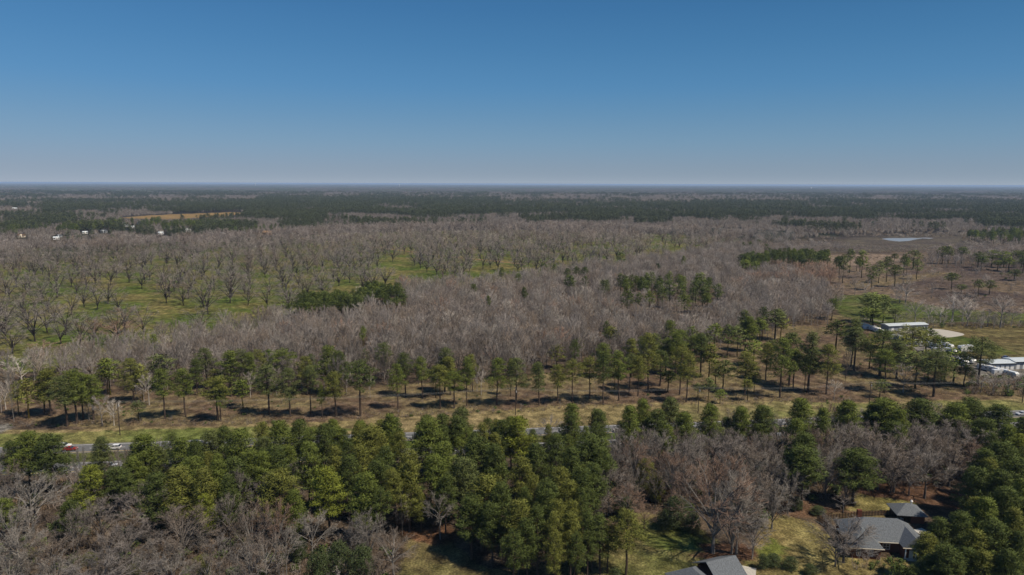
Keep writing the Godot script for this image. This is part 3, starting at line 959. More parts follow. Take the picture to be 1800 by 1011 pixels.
func make_shed(a: Vector3, b: Vector3, deep: float, high: float, doors: int, label: String) -> void:
	var o := base("storage_shed", a, -atan2(b.z - a.z, b.x - a.x))
	tag(o, label, "shed", "storage sheds of the camper yard")
	var w := a.distance_to(b)
	part("wall", block(Vector3(0, 0, -deep), Vector3(w, high, 0)), mats["grey_siding"], o)
	var roof := part("roof", turned_prism([Vector2(0.6, high + 0.05), Vector2(0.6, high + 0.22), Vector2(-deep / 2, high + 1.0), Vector2(-deep - 0.5, high + 0.3), Vector2(-deep - 0.5, high + 0.05)], -0.4, w + 0.4).mesh(), mats["metal_roof"], o)
	var seam := Shape.new()
	for k in int(w):
		seam.box(Vector3(k + 0.3, 0, -0.02), Vector3(k + 0.34, 0.05, deep / 2))
	var ribs := part("roof_ribs", seam.mesh(), mats["metal_roof"], roof, Vector3(0, high + 0.985, -deep / 2))
	ribs.rotation.x = atan2(0.78, deep / 2 + 0.6)
	part("fascia", block(Vector3(-0.42, high - 0.08, 0.6), Vector3(w + 0.42, high + 0.2, 0.66)), mats["dark_trim"], o)
	for k in doors:
		var x := w * (k + 0.5) / doors
		var d := part("door", block(Vector3(x - 0.95, 0.03, 0.0), Vector3(x + 0.95, high * 0.72, 0.05)), mats["white_trim"], o)
		var slat := Shape.new()
		for j in 6:
			slat.box(Vector3(x - 0.9, 0.25 + j * high * 0.115, 0.05), Vector3(x + 0.9, 0.29 + j * high * 0.115, 0.07))
		part("door_ribs", slat.mesh(), mats["white_trim"], d)
	window(o, Vector3(w, high * 0.55, -deep * 0.5), 1.2, 1.0, PI / 2, mats["white_trim"], false)


func make_far_house(f: Array) -> void:
	var o := base("far_house", ground_at(f[0], f[1]), f[3])
	tag(o, f[5], "house", "far houses among the trees")
	var w: float = f[2] * 0.72
	var d := minf(w * 0.6, 14.0)
	var high := 3.6 if f[4] != 3 else 4.5
	var wall: Material = mats[["white_trim", "grey_siding", "cream_trim", "orange_dirt"][f[4]]]
	var roof: Material = mats[["metal_roof", "shingles", "weathered_wood", "orange_dirt"][f[4]]]
	part("wall", block(Vector3(-w / 2, 0, -d / 2), Vector3(w / 2, high, d / 2)), wall, o)
	part("roof", turned_prism([Vector2(-d / 2 - 0.7, high - 0.2), Vector2(0, high + d * 0.34), Vector2(d / 2 + 0.7, high - 0.2)], -w / 2 - 0.5, w / 2 + 0.5).mesh(), roof, o)
	var wing := Shape.new()
	wing.box(Vector3(-w * 0.1, 0, d / 2), Vector3(w * 0.28, high - 0.3, d / 2 + 3.0))
	wing.prism([Vector2(-w * 0.1, high - 0.3), Vector2(w * 0.09, high + w * 0.16), Vector2(w * 0.28, high - 0.3)], d / 2 - 2.0, d / 2 + 3.02)
	part("front_gable", wing.mesh(), wall, o)
	part("door", block(Vector3(w * 0.06, 0, d / 2 + 3.02), Vector3(w * 0.06 + 1.1, 2.2, d / 2 + 3.08)), mats["dark_trim"], o)
	for x in [-w * 0.38, -w * 0.22, w * 0.38]:
		part("window", block(Vector3(x - 0.6, 1.2, d / 2), Vector3(x + 0.6, 2.7, d / 2 + 0.05)), mats["window_glass"], o)


# ---------------------------------------------------------------- vehicles
func car_profile(kind: String) -> Array:
	# side outlines: [body, glasshouse]; x runs forwards
	if kind == "pickup":
		return [[-2.75, 0.45, 2.7, 0.42, 2.75, 0.85, 2.6, 1.08, 1.15, 1.16, -2.75, 1.12], [-0.65, 1.13, 1.1, 1.15, 0.45, 1.82, -0.55, 1.84]]
	if kind == "sedan":
		return [[-2.35, 0.35, 2.3, 0.32, 2.38, 0.62, 2.2, 0.82, 0.95, 0.95, -1.6, 1.0, -2.3, 0.94], [-1.7, 0.97, 1.0, 0.93, 0.25, 1.42, -0.95, 1.44]]
	return [[-2.3, 0.42, 2.3, 0.40, 2.36, 0.80, 2.15, 1.02, 1.05, 1.12, -2.2, 1.14, -2.36, 0.9], [-2.2, 1.12, 1.1, 1.1, 0.35, 1.70, -1.75, 1.74]]


func make_car(kind: String, colour: String, at: Vector3, turn: float, label: String, category: String, group := "cars on the divided road") -> void:
	var o := base(category.replace(" ", "_"), at, turn)
	tag(o, label, category, group)
	var outline := car_profile(kind)
	var body := Shape.new()
	var cab := Shape.new()
	for k in 2:
		var poly := []
		for i in range(0, outline[k].size(), 2):
			poly.append(Vector2(outline[k][i], outline[k][i + 1]))
		var half := 0.92 if k == 0 else 0.80
		(body if k == 0 else cab).prism(poly, -half, half)
		if k == 0:
			# rounded shoulders: a slightly smaller body, slightly wider
			var inner := []
			var mid := Vector2(0, 0.72)
			for p in poly:
				inner.append(mid + (p - mid) * Vector2(0.985, 0.86))
			body.prism(inner, -half - 0.04, half + 0.04)
	var b := part("body", body.mesh(), mats["paint_" + colour], o)
	part("windows", cab.mesh(), mats["window_glass"], o)
	var top := Shape.new()
	var g: Array = outline[1]
	var roof_y: float = g[5]
	top.box(Vector3(g[6] - 0.02, roof_y - 0.03, -0.77), Vector3(g[4] + 0.02, roof_y + 0.06, 0.77))
	for s in [-1.0, 1.0]:
		for x in [g[6] + 0.02, lerpf(g[6], g[4], 0.55)]:
			top.box(Vector3(x - 0.05, g[1] - 0.02, s * 0.808 - 0.012), Vector3(x + 0.05, roof_y, s * 0.808 + 0.012))
	part("roof", top.mesh(), mats["paint_" + colour], o)
	if kind == "pickup":
		part("bed", block(Vector3(-2.6, 1.122, -0.74), Vector3(-0.85, 1.135, 0.74)), mats["dark_trim"], o)
	for x in [-1.42, 1.42]:
		for z in [-0.86, 0.86]:
			var t := Shape.new()
			t.tube([Vector3(0, 0, -0.13), Vector3(0, 0, 0.13)], 0.36, 0.36, 16)
			for s in [-0.13, 0.13]:
				for k in 16:
					t.tri(Vector3(0, 0, s), Vector3(cos(TAU * k / 16) * 0.36, sin(TAU * k / 16) * 0.36, s), Vector3(cos(TAU * (k + 1) / 16) * 0.36, sin(TAU * (k + 1) / 16) * 0.36, s), Vector3(0, 0, s))
			var wheel := part("wheel", t.mesh(), mats["tyre"], o, Vector3(x, 0.36, z))
			var r := CylinderMesh.new()
			r.top_radius = 0.22
			r.bottom_radius = 0.22
			r.height = 0.03
			r.radial_segments = 12
			r.rings = 1
			part("rim", r, mats["rim"], wheel, Vector3(0, 0, signf(z) * 0.14)).rotation.x = PI / 2
	var nose: float = outline[0][4]
	var tail: float = outline[0][0]
	for s in [-0.62, 0.62]:
		part("headlight", block(Vector3(nose - 0.12, 0.68, s - 0.2), Vector3(nose + 0.015, 0.84, s + 0.2)), mats["headlight"], o)
		part("tail_light", block(Vector3(tail - 0.06, 0.78, s - 0.18), Vector3(tail + 0.1, 1.0, s + 0.18)), mats["tail_light"], o)


func make_camper(at: Vector3, turn: float, long: float, high: float, label: String, dark := false) -> void:
	var o := base("camper_trailer", at, turn)
	tag(o, label, "camper trailer", "campers parked in the yard")
	var s := Shape.new()
	var L := long / 2
	s.prism([Vector2(-L, 0.55), Vector2(L - 0.5, 0.55), Vector2(L, 1.1), Vector2(L - 0.1, high - 0.7), Vector2(L - 0.9, high), Vector2(-L + 0.25, high), Vector2(-L, high - 0.3)], -1.2, 1.2)
	part("body", s.mesh(), mats["paint_silver" if dark else "paint_white"], o)
	var stripe := Shape.new()
	for z in [-1.2, 1.2]:
		stripe.box(Vector3(-L + 0.3, 1.05, z - 0.012), Vector3(L - 0.4, 1.3, z + 0.012))
	part("stripe", stripe.mesh(), mats["paint_grey"], o)
	for z in [-1.0, 1.0]:
		for x in [-L * 0.55, 0.1, L * 0.5]:
			part("window", block(Vector3(x - 0.5, 1.6, z * 1.2 - 0.02), Vector3(x + 0.5, 2.2, z * 1.2 + 0.02)), mats["window_glass"], o)
	part("door", block(Vector3(L * 0.24 - 0.35, 0.6, 1.2), Vector3(L * 0.24 + 0.35, 2.4, 1.225)), mats["cream_trim"], o)
	part("air_conditioner", block(Vector3(-0.4, high, -0.35), Vector3(0.5, high + 0.28, 0.35)), mats["cream_trim"], o)
	part("hitch", block(Vector3(L, 0.5, -0.06), Vector3(L + 1.1, 0.62, 0.06)), mats["dark_trim"], o)
	for z in [-1.0, 1.0]:
		for x in [-0.75, 0.15]:
			var t := CylinderMesh.new()
			t.top_radius = 0.36
			t.bottom_radius = 0.36
			t.height = 0.24
			t.radial_segments = 14
			t.rings = 1
			part("wheel", t, mats["tyre"], o, Vector3(x - 0.3, 0.36, z)).rotation.x = PI / 2


func make_vehicles() -> void:
	var along := atan2(-(far_road_b - far_road_a).z, (far_road_b - far_road_a).x)
	var list := [
		["suv", "white", 113, 786.5, 0, "white car on the far lanes just ahead of the red car", "suv"], ["sedan", "red", 124, 791.5, 0, "red car half hidden by twigs at the left end of the road", "car"],
		["suv", "white", 201, 789.5, PI, "white suv alone on the far lanes, clear of the trees", "suv"], ["pickup", "silver", 371, 784, PI, "silver pickup seen through the pines on the far lanes", "pickup"],
		["sedan", "silver", 384, 788, 0, "silver car behind the pickup seen through the pines", "car"], ["suv", "black", 345, 782, 0, "dark suv ahead of the silver pickup", "suv"],
		["sedan", "silver", 193, 821, 0, "silver car on the near lanes behind the dark pine", "car"], ["suv", "white", 229, 815.5, PI, "pale car on the near lanes right of the silver one", "car"],
		["pickup", "white", 995, 757.5, PI, "white truck between two slender pines in the road gap", "pickup"], ["sedan", "white", 1088, 759, 0, "white car under the bare branches right of the white truck", "car"],
		["suv", "white", 1160, 752, PI, "white suv behind the pines, right of the bare branches", "suv"], ["suv", "silver", 1177, 754, 0, "silver suv following closely among the roadside pines", "suv"],
		["sedan", "silver", 1212, 752, 0, "silver car third in the line behind the roadside pines", "car"], ["suv", "silver", 1443, 741, 0, "silver suv in the road gap below the third utility pole", "suv"],
		["sedan", "white", 1513, 738.5, PI, "white car in the road gap left of the broad pines", "car"], ["sedan", "silver", 1796, 729.5, PI, "silver car in the open road at the right edge", "car"], ["suv", "white", 1186, 775.5, 0, "white car low on the near lanes among shrubs", "suv"],
	]
	for c in list:
		make_car(c[0], c[1], ground_at(c[2], c[3]) + Vector3(0, 0.035, 0), along + c[4], c[5], c[6])
	make_car("sedan", "blue", ground_at(1768, 630), 0.15, "blue car parked behind the storage sheds at the right edge", "car", "cars in the camper yard")
	make_car("pickup", "black", ground_at(1712, 632), 0.8, "dark pickup parked at the end of the camper row", "pickup", "cars in the camper yard")
	# campers stand along the yard's drive, noses to the upper left
	var yard := atan2(-(ground_at(1640, 612) - ground_at(1520, 575)).z, (ground_at(1640, 612) - ground_at(1520, 575)).x)
	var where := [[1521, 577], [1529, 579], [1538, 582.5], [1545, 585], [1575, 596], [1583, 599], [1594, 602], [1604, 605], [1628, 600.5], [1641, 612], [1652, 619], [1665, 613], [1672, 621], [1697, 619], [1703, 637], [1747, 655], [1760, 659], [1772, 661], [1658, 608], [1617, 609], [1690, 640], [1735, 652]]
	var said := ["first white camper at the upper end of the row, left of the far shed", "second white camper from the upper end of the row", "third white camper, showing its pale roof below the second", "fourth camper from the upper end, half behind a pine", "white camper below the left end of the far shed", "white camper just under the far shed's doors",
		"camper behind the pine in front of the far shed", "low camper between two pines below the gravel pad", "white camper standing alone on the grass under the gravel pad", "camper in the middle of the row behind a dark pine crown", "white camper below the middle one, roof in the sun", "camper with bright roof on the grass side of the row",
		"camper behind the twin pine crowns right of the middle", "tall white motorhome at the lower end of the row by the lone pine", "white camper just below the dark pickup", "white camper in front of the five door shed", "second camper in front of the five door shed", "lowest camper, by the brush at the right edge",
		"camper above the middle of the row beside the lawn", "camper under the pine right of the far shed", "camper partly hidden left of the lone tall pine", "camper at the foot of the lone tall pine"]
	for k in where.size():
		var long: float = 7.0 + 3.0 * absf(sin(k * 2.3))
		var tall: float = 4.3 if k == 13 else 2.7 + 0.5 * absf(cos(k * 1.7))
		make_camper(ground_at(where[k][0], where[k][1]), yard + 0.25 * sin(k * 3.1) + (PI / 2 if k % 3 == 1 else 0.0), long, tall, said[k], k in [7, 12])


# ---------------------------------------------------------------- power line
func make_power_line() -> void:
	var at := [[211, 764.5, 14.2, "leftmost utility pole, standing alone in the green verge"], [906, 730, 12.6, "second utility pole, in the brown verge above the bright round pine"], [1227, 726.4, 12.2, "third utility pole, right of the slender verge pines"], [1527.5, 717, 12.4, "fourth utility pole, between broad pine tops at the right"], [1797, 708, 12.6, "utility pole at the right edge where the wires leave"], [2120, 693, 12.6, ""]]
	var tops := []
	for p in at:
		var g := ground_at(p[0], p[1])
		var H: float = p[2]
		tops.append([g, H])
		if p[3] == "":
			continue
		var o := base("utility_pole", g, 0.12)
		tag(o, p[3], "utility pole", "utility poles along the verge")
		var s := Shape.new()
		s.tube([Vector3(0, -0.5, 0), Vector3(0, H, 0)], 0.19, 0.12, 8)
		part("pole", s.mesh(), mats["pole_wood"], o)
		part("crossarm", block(Vector3(-0.06, H - 0.75, -1.2), Vector3(0.06, H - 0.62, 1.2)), mats["pole_wood"], o)
		for z in [-1.1, -0.4, 0.4, 1.1]:
			var c := CylinderMesh.new()
			c.top_radius = 0.05
			c.bottom_radius = 0.07
			c.height = 0.2
			c.radial_segments = 8
			c.rings = 1
			part("insulator", c, mats["insulator"], o, Vector3(0, H - 0.52, z))
		var can := CylinderMesh.new()
		can.top_radius = 0.24
		can.bottom_radius = 0.24
		can.height = 0.8
		can.radial_segments = 12
		can.rings = 1
		part("transformer", can, mats["insulator"], o, Vector3(0.36, H - 2.0, 0))
	var names := ["northernmost wire on the pole crossarms", "second wire on the pole crossarms", "third wire on the pole crossarms", "wire nearest the road on the pole crossarms", "lower cable strung below the crossarms"]
	for k in 5:
		var s := Shape.new()
		for i in tops.size() - 1:
			var pts := []
			for j in 13:
				var t := j / 12.0
				var p: Vector3 = (tops[i][0] as Vector3).lerp(tops[i + 1][0], t)
				p.y = lerpf(tops[i][1], tops[i + 1][1], t) - 0.42 - 1.5 * 4.0 * t * (1 - t)
				p.z += [-1.1, -0.4, 0.4, 1.1, 0.0][k]
				if k == 4: p.y -= 2.6
				pts.append(p)
			s.tube(pts, 0.011, 0.011, 4)
		tag(part("power_line_wire", s.mesh(), mats["wire"]), names[k], "power line", "wires along the verge")


# ---------------------------------------------------------------- tree shapes
const PINE_H := 24.0
const PINE_R := 4.6
const BARE_H := 17.0
const BARE_R := 6.0
const PECAN_H := 20.0
const PECAN_R := 9.0
const EVER_H := 9.0
const EVER_R := 4.0


func make_tree_meshes() -> void:
	for k in 6:
		var t := Shape.new()
		var c := Shape.new()
		pine_shape(t, c, 100 + k, PINE_H, [0.34, 0.40, 0.28, 0.44, 0.36, 0.24][k], PINE_R * 1.05, 78, 0.6, 150, 0.50, 7, [0.3, 0.5, 0.65, 0.3, 0.45, 0.75][k], [0.2, 0.5, 0.3, 0.6, 0.4, 0.3][k])
		pine_meshes.append([t.mesh(), c.mesh()])
	for k in 6:
		var t := Shape.new()
		var c := Shape.new()
		pine_shape(t, c, 200 + k, PINE_H, [0.40, 0.47, 0.36, 0.50, 0.43, 0.32][k], PINE_R * 1.08, 58, 0.4, 140, 0.50, 7, [0.3, 0.2, 0.5, 0.25, 0.4, 0.6][k], [0.8, 1.0, 0.6, 1.0, 0.7, 0.9][k])
		slim_meshes.append([t.mesh(), c.mesh()])
	for k in 6:
		var t := Shape.new()
		var c := Shape.new()
		bare_shape(t, c, 300 + k, BARE_H, BARE_R, [0.2, 0.3, 0.16, 0.34, 0.24, 0.12][k], 0.3, [14, 12, 15, 12, 14, 15][k], 9, 0.019, [0.0, 0.05, 0.1, 0.0, 0.08, 0.12][k], [0.5, 0.8, 0.35, 0.9, 0.6, 0.3][k])
		bare_meshes.append([t.mesh(), c.mesh()])
	for k in 5:
		var t := Shape.new()
		var c := Shape.new()
		bare_shape(t, c, 400 + k, PECAN_H, PECAN_R, 0.17, 1.0, 9 + k % 3, 5, 0.030, 0.0, 0.12)
		pecan_meshes.append([t.mesh(), c.mesh()])
	for k in 3:
		var t := Shape.new()
		var c := Shape.new()
		pine_shape(t, c, 500 + k, EVER_H, 0.06, EVER_R, 70, 0.6, 100, 0.40, 5, 0.3)
		evergreen_meshes.append([t.mesh(), c.mesh()])
	# farther trees in one mesh each
	for k in 5:
		var t := Shape.new()
		var c := Shape.new()
		pine_shape(t, c, 600 + k, PINE_H, 0.38 + 0.04 * k, PINE_R, 30, 0.4, 34, 1.15, 3, 0.2 + 0.1 * k, 0.5)
		mid_pines.append(joined(t, c, Color(0.3, 0.22, 0.18), Color(1, 1, 1)))
	for k in 6:
		var t := Shape.new()
		var c := Shape.new()
		bare_shape(t, c, 700 + k, BARE_H, BARE_R, 0.2 + 0.04 * k, 0.2, 10, 3, 0.034, 0.0, 0.5 + 0.08 * k)
		mid_bares.append(joined(t, c, Color(0.8, 0.8, 0.8), Color(1, 1, 1)))
	for k in 4:
		var t := Shape.new()
		var c := Shape.new()
		bare_shape(t, c, 800 + k, PECAN_H, PECAN_R, 0.17, 1.0, 9, 4, 0.044, 0.0, 0.12)
		mid_pecans.append(joined(t, c, Color(0.30, 0.27, 0.26), Color(1.0, 0.98, 0.97)))
	for k in 4:
		var t := Shape.new()
		var c := Shape.new()
		pine_shape(t, c, 900 + k, PINE_H, 0.3, PINE_R, 16, 0.2, 15, 2.2, 3, 0.25 + 0.1 * k)
		far_pines.append(joined(t, c, Color(0.5, 0.4, 0.35), Color(1, 1, 1)))
	for k in 4:
		var c := Shape.new()
		var r := RandomNumberGenerator.new()
		r.seed = 950 + k
		for i in 170:
			var q := Vector3(r.randfn(), absf(r.randfn()) * 0.9, r.randfn()).normalized()
			var a := Vector3(q.x * 1.5, BARE_H * 0.3, q.z * 1.5) * r.randf_range(0.2, 1.0)
			var b := Vector3(q.x * BARE_R, BARE_H * 0.4 + q.y * BARE_H * 0.6, q.z * BARE_R) * r.randf_range(0.7, 1.05)
			sliver(c, r, a.lerp(b, r.randf_range(0.0, 0.6)), b, 0.17, q)
		far_bares.append(joined(Shape.new(), c, Color.WHITE, Color.WHITE))
	var tris := 0
	for s in [pine_meshes, slim_meshes, bare_meshes, pecan_meshes, evergreen_meshes]:
		for m in s:
			tris += (m[0] as ArrayMesh).surface_get_array_len(0) / 3 + (m[1] as ArrayMesh).surface_get_array_len(0) / 3
	print("tree variants: ", tris, " faces; one pine ", (pine_meshes[0][1] as ArrayMesh).surface_get_array_len(0) / 3, " one bare ", (bare_meshes[0][1] as ArrayMesh).surface_get_array_len(0) / 3, "+", (bare_meshes[0][0] as ArrayMesh).surface_get_array_len(0) / 3, " mid bare ", (mid_bares[0] as ArrayMesh).surface_get_array_len(0) / 3)


# ---------------------------------------------------------------- where the trees stand
func spec(kind: String, p: Vector3, h: float, w: float, tone: int, where: String, style := 0) -> void:
	tree_specs.append({"kind": kind, "p": p, "h": h, "w": w, "tone": tone, "where": where, "style": style, "at": seen_at(p + Vector3(0, h * 0.7, 0))})


# rows of x, top, base, crown width read off one enlarged piece of the photograph
func rows_with_foot(kind: String, x0: float, y0: float, s: float, rows: Array, where: String, tones: Array, style := 1) -> void:
	for i in range(0, rows.size(), 4):
		var p := ground_at(x0 + rows[i] / s, y0 + rows[i + 2] / s)
		var h := clampf(height_of(p, y0 + rows[i + 1] / s), 5.0, 33.0)
		var w: float = rows[i + 3] / s * p.distance_to(Vector3(0, EYE_HEIGHT, 0)) / FOCAL
		spec(kind, p, h, maxf(w * (1.3 if kind == "pine_tree" else 1.0), h * 0.14), tones[rng.randi() % tones.size()], where, style)


# rows of x, top, crown width, height in metres, tone for trees whose foot is hidden
func rows_by_top(kind: String, x0: float, y0: float, s: float, rows: Array, where: String, style := 0) -> void:
	for i in range(0, rows.size(), 5):
		var top := ground_at(x0 + rows[i] / s, y0 + rows[i + 1] / s, rows[i + 3])
		var w: float = rows[i + 2] / s * top.distance_to(Vector3(0, EYE_HEIGHT, 0)) / FOCAL
		spec(kind, Vector3(top.x, 0, top.z), rows[i + 3], w * (1.16 if kind == "pine_tree" else 1.0), rows[i + 4], where, style)


func fill(kind: String, points: Array, gap: float, h0: float, h1: float, slender: float, tones: Array, where: String, keep := 1.0, clear := 0.0, style := 0) -> void:
	var poly := area(points)
	var b := box_of(poly)
	var x := b.position.x
	while x < b.end.x:
		var z := b.position.y
		while z < b.end.y:
			var p := Vector2(x + rng.randf() * gap, z + rng.randf() * gap)
			z += gap
			if rng.randf() > keep or not Geometry2D.is_point_in_polygon(p + Vector2(noise_a.get_noise_2d(p.x, p.y), noise_a.get_noise_2d(p.y, p.x)) * (22.0 if where == "woods" else 4.0), poly):
				continue
			if p.y < -900.0 and before_house(p):
				continue
			if clear > 0.0 and near_another(p, clear):
				continue
			var h := rng.randf_range(h0, h1)
			spec(kind, Vector3(p.x, 0, p.y), h, h * slender * rng.randf_range(0.8, 1.2), tones[rng.randi() % tones.size()], where, style)
		x += gap


var house_spots := []       # the ground towards the viewer stays open before these


func before_house(p: Vector2) -> bool:
	for g in house_spots:
		var dir: Vector2 = g.normalized()
		var rel: Vector2 = p - g
		if absf(rel.cross(dir)) < 11.0 and rel.dot(dir) < 9.0 and rel.dot(dir) > -190.0:
			return true
	return false


func near_another(p: Vector2, d: float) -> bool:
	for q in tree_specs:
		if absf(q.p.x - p.x) < d and absf(q.p.z - p.y) < d:
			return true
	return false


func make_tree_places() -> void:
	# --- the strip of tall pines beyond the road, by their feet
	var strip := [0, 0, 1, 1, 2, 4, 4]
	rows_with_foot("pine_tree", 0, 540, 3.889, [200, 490, 760, 120, 350, 415, 745, 150, 300, 430, 735, 120, 460, 450, 815, 150, 525, 410, 795, 150, 570, 440, 770, 120, 640, 455, 770, 140, 755, 345, 600, 130, 740, 350, 600, 100, 920, 340, 650, 120, 975, 385, 640, 90, 950, 640, 780, 90, 1110, 320, 560, 160, 1130, 410, 765, 125, 1270, 415, 750, 125, 1420, 270, 560, 115, 1350, 345, 600, 90,
		1490, 470, 775, 160, 1510, 500, 778, 90, 1580, 290, 610, 160, 1670, 280, 600, 110, 1660, 500, 690, 120, 1480, 420, 600, 80, 130, 500, 735, 80, 1720, 300, 600, 100], "strip", strip)
	rows_with_foot("pine_tree", 450, 540, 3.889, [20, 285, 555, 90, 85, 285, 500, 110, 90, 390, 735, 155, 185, 275, 560, 140, 235, 410, 750, 130, 350, 330, 600, 110, 375, 395, 745, 115, 385, 320, 560, 70, 495, 260, 600, 165, 570, 300, 600, 100, 545, 440, 750, 130, 525, 405, 600, 90, 455, 520, 760, 50, 610, 370, 600, 60, 715, 355, 745, 175, 740, 285, 450, 90, 885, 235, 500, 110, 970, 380, 700, 110,
		1025, 305, 610, 115, 1140, 340, 625, 105, 1290, 270, 580, 140, 1230, 400, 620, 110, 1260, 390, 695, 130, 1355, 435, 690, 140, 1440, 340, 675, 95, 1480, 320, 575, 85, 1645, 340, 670, 135, 1740, 350, 610, 70, 1330, 330, 600, 130], "strip", strip)
	rows_with_foot("pine_tree", 900, 540, 3.889, [30, 340, 665, 145, 185, 370, 670, 110, 165, 385, 540, 70, 305, 260, 420, 110, 310, 385, 660, 110, 410, 345, 650, 115, 450, 210, 340, 90, 530, 330, 630, 115, 620, 245, 480, 120, 625, 300, 665, 125, 680, 130, 330, 120, 730, 295, 640, 125, 800, 310, 585, 95, 815, 205, 480, 120, 860, 335, 610, 115, 930, 175, 570, 140, 1010, 290, 540, 135, 1060, 85, 330, 125,
		1050, 205, 450, 120, 1065, 430, 580, 140, 1120, 160, 470, 110, 1145, 250, 600, 120, 1190, 310, 650, 125, 1150, 150, 400, 120, 1240, 190, 430, 115, 1290, 170, 470, 125, 1265, 520, 640, 70, 1345, 250, 480, 120, 1380, 115, 330, 120, 1390, 360, 560, 100, 1440, 360, 560, 135, 1470, 120, 345, 95, 1590, 300, 600, 145, 1590, 90, 300, 120, 1650, 220, 400, 120, 1690, 70, 260, 120, 1735, 240, 500, 100,
		1340, 480, 640, 90, 1420, 560, 660, 70, 1610, 490, 640, 90, 1655, 440, 590, 85, 700, 400, 560, 70, 1220, 130, 330, 110, 1310, 200, 380, 110, 1540, 130, 340, 100, 900, 200, 450, 100, 970, 180, 420, 110], "strip", strip)
	rows_with_foot("pine_tree", 1350, 500, 3.369, [10, 330, 510, 90, 40, 140, 330, 120, 75, 170, 330, 80, 70, 310, 670, 125, 125, 280, 600, 135, 150, 380, 620, 95, 235, 270, 640, 120, 215, 430, 640, 70, 240, 400, 635, 85, 345, 350, 650, 115, 400, 210, 410, 145, 490, 200, 490, 100, 510, 250, 510, 125, 600, 290, 500, 105, 610, 50, 230, 135, 680, 60, 230, 80, 620, 140, 265, 155, 750, 140, 240, 80,
		375, 85, 210, 70, 660, 260, 540, 155, 690, 380, 640, 125, 840, 240, 470, 155, 930, 250, 450, 125, 870, 400, 620, 150, 940, 380, 590, 115, 1010, 300, 480, 105, 980, 380, 665, 150, 1095, 370, 600, 150, 1160, 480, 600, 105, 1240, 300, 615, 135, 660, 560, 670, 75, 1045, 440, 570, 110, 760, 330, 560, 120, 790, 300, 520, 110], "strip", strip)
	rows_with_foot("bare_tree", 0, 540, 3.889, [95, 430, 785, 70, 10, 560, 720, 70, 150, 340, 520, 220, 700, 610, 810, 130, 780, 640, 810, 110, 1020, 470, 670, 130, 985, 520, 650, 70, 610, 640, 770, 70, 1390, 340, 520, 115, 40, 500, 700, 90], "strip", [0, 1, 4])
	rows_with_foot("bare_tree", 450, 540, 3.889, [880, 400, 510, 80, 1510, 400, 575, 90, 1465, 440, 580, 70, 620, 430, 600, 70, 780, 480, 620, 70, 560, 340, 620, 110, 1540, 440, 600, 90], "strip", [0, 1, 4])
	rows_with_foot("bare_tree", 1350, 500, 3.369, [455, 370, 600, 40, 800, 480, 640, 130, 390, 570, 685, 80, 870, 90, 240, 115, 950, 120, 240, 90, 1090, 70, 220, 145, 1150, 90, 215, 115, 1180, 100, 245, 135, 1375, 90, 255, 155, 430, 60, 125, 50, 1300, 150, 250, 80, 1020, 130, 230, 80, 780, 60, 110, 110, 815, 20, 105, 120, 1440, 150, 250, 70, 1330, 520, 640, 110, 1420, 540, 660, 110, 1260, 540, 640, 90], "yard", [0, 1, 4])

	# --- the near wood, by the tops of the crowns
	rows_by_top("pine_tree", 0, 700, 3.251, [140, 195, 165, 21, 0, 280, 212, 170, 21, 2, 555, 225, 110, 17, 4, 820, 200, 170, 22, 0, 1020, 228, 190, 21, 0, 1100, 245, 110, 21, 2, 1195, 188, 120, 19, 4, 1345, 182, 190, 22, 0, 505, 380, 180, 18, 3, 670, 385, 150, 17, 2, 1000, 395, 220, 21, 1, 900, 420, 170, 21, 2, 1100, 330, 170, 21, 0, 1160, 400, 190, 21, 1, 1240, 350, 160, 21, 0, 380, 590, 130, 13, 2, 365, 680, 90, 9, 2, 15, 565, 110, 14, 0, 760, 330, 130, 17, 0, 60, 240, 90, 18, 2, 1330, 330, 170, 20, 2, 1420, 300, 150, 21, 0, 940, 520, 120, 15, 2, 1180, 540, 120, 15, 3, 1290, 440, 140, 19, 2], "near")
	rows_by_top("pine_tree", 450, 700, 3.251, [130, 130, 200, 22, 0, 390, 135, 150, 22, 2, 310, 160, 110, 21, 0, 515, 170, 70, 18, 2, 760, 90, 140, 23, 0, 640, 150, 200, 22, 1, 980, 110, 220, 23, 0, 1165, 55, 150, 23, 4, 1290, 140, 110, 21, 1, 1265, 212, 215, 22, 2, 1430, 120, 140, 22, 2, 100, 270, 160, 21, 2, 290, 250, 150, 22, 0, 450, 270, 150, 22, 1, 590, 265, 160, 22, 1, 30, 300, 130, 21, 0, 730, 270, 160, 22, 2, 870, 290, 150, 22, 1, 1060, 250, 170, 22, 0, 1380, 260, 170, 22, 2, 130, 410, 210, 21, 1, 405, 395, 195, 22, 3, 640, 430, 205, 21, 0, 870, 350, 170, 22, 1, 1030, 320, 180, 22, 0, 1290, 440, 260, 22, 1, 1400, 480, 170, 22, 2, 1180, 330, 180, 22, 4, 940, 520, 95, 13, 1, 520, 330, 150, 21, 2, 690, 350, 150, 21, 2, 800, 400, 140, 20, 1, 1230, 560, 190, 18, 2, 1080, 440, 130, 18, 2, 220, 520, 130, 17, 0, 600, 560, 120, 15, 0, 1350, 600, 170, 18, 2, 700, 500, 110, 18, 2], "near")
	rows_by_top("evergreen_tree", 450, 700, 3.251, [470, 818, 190, 11, 0, 350, 880, 170, 10, 0, 600, 850, 190, 11, 0, 240, 800, 110, 7, 0], "near")
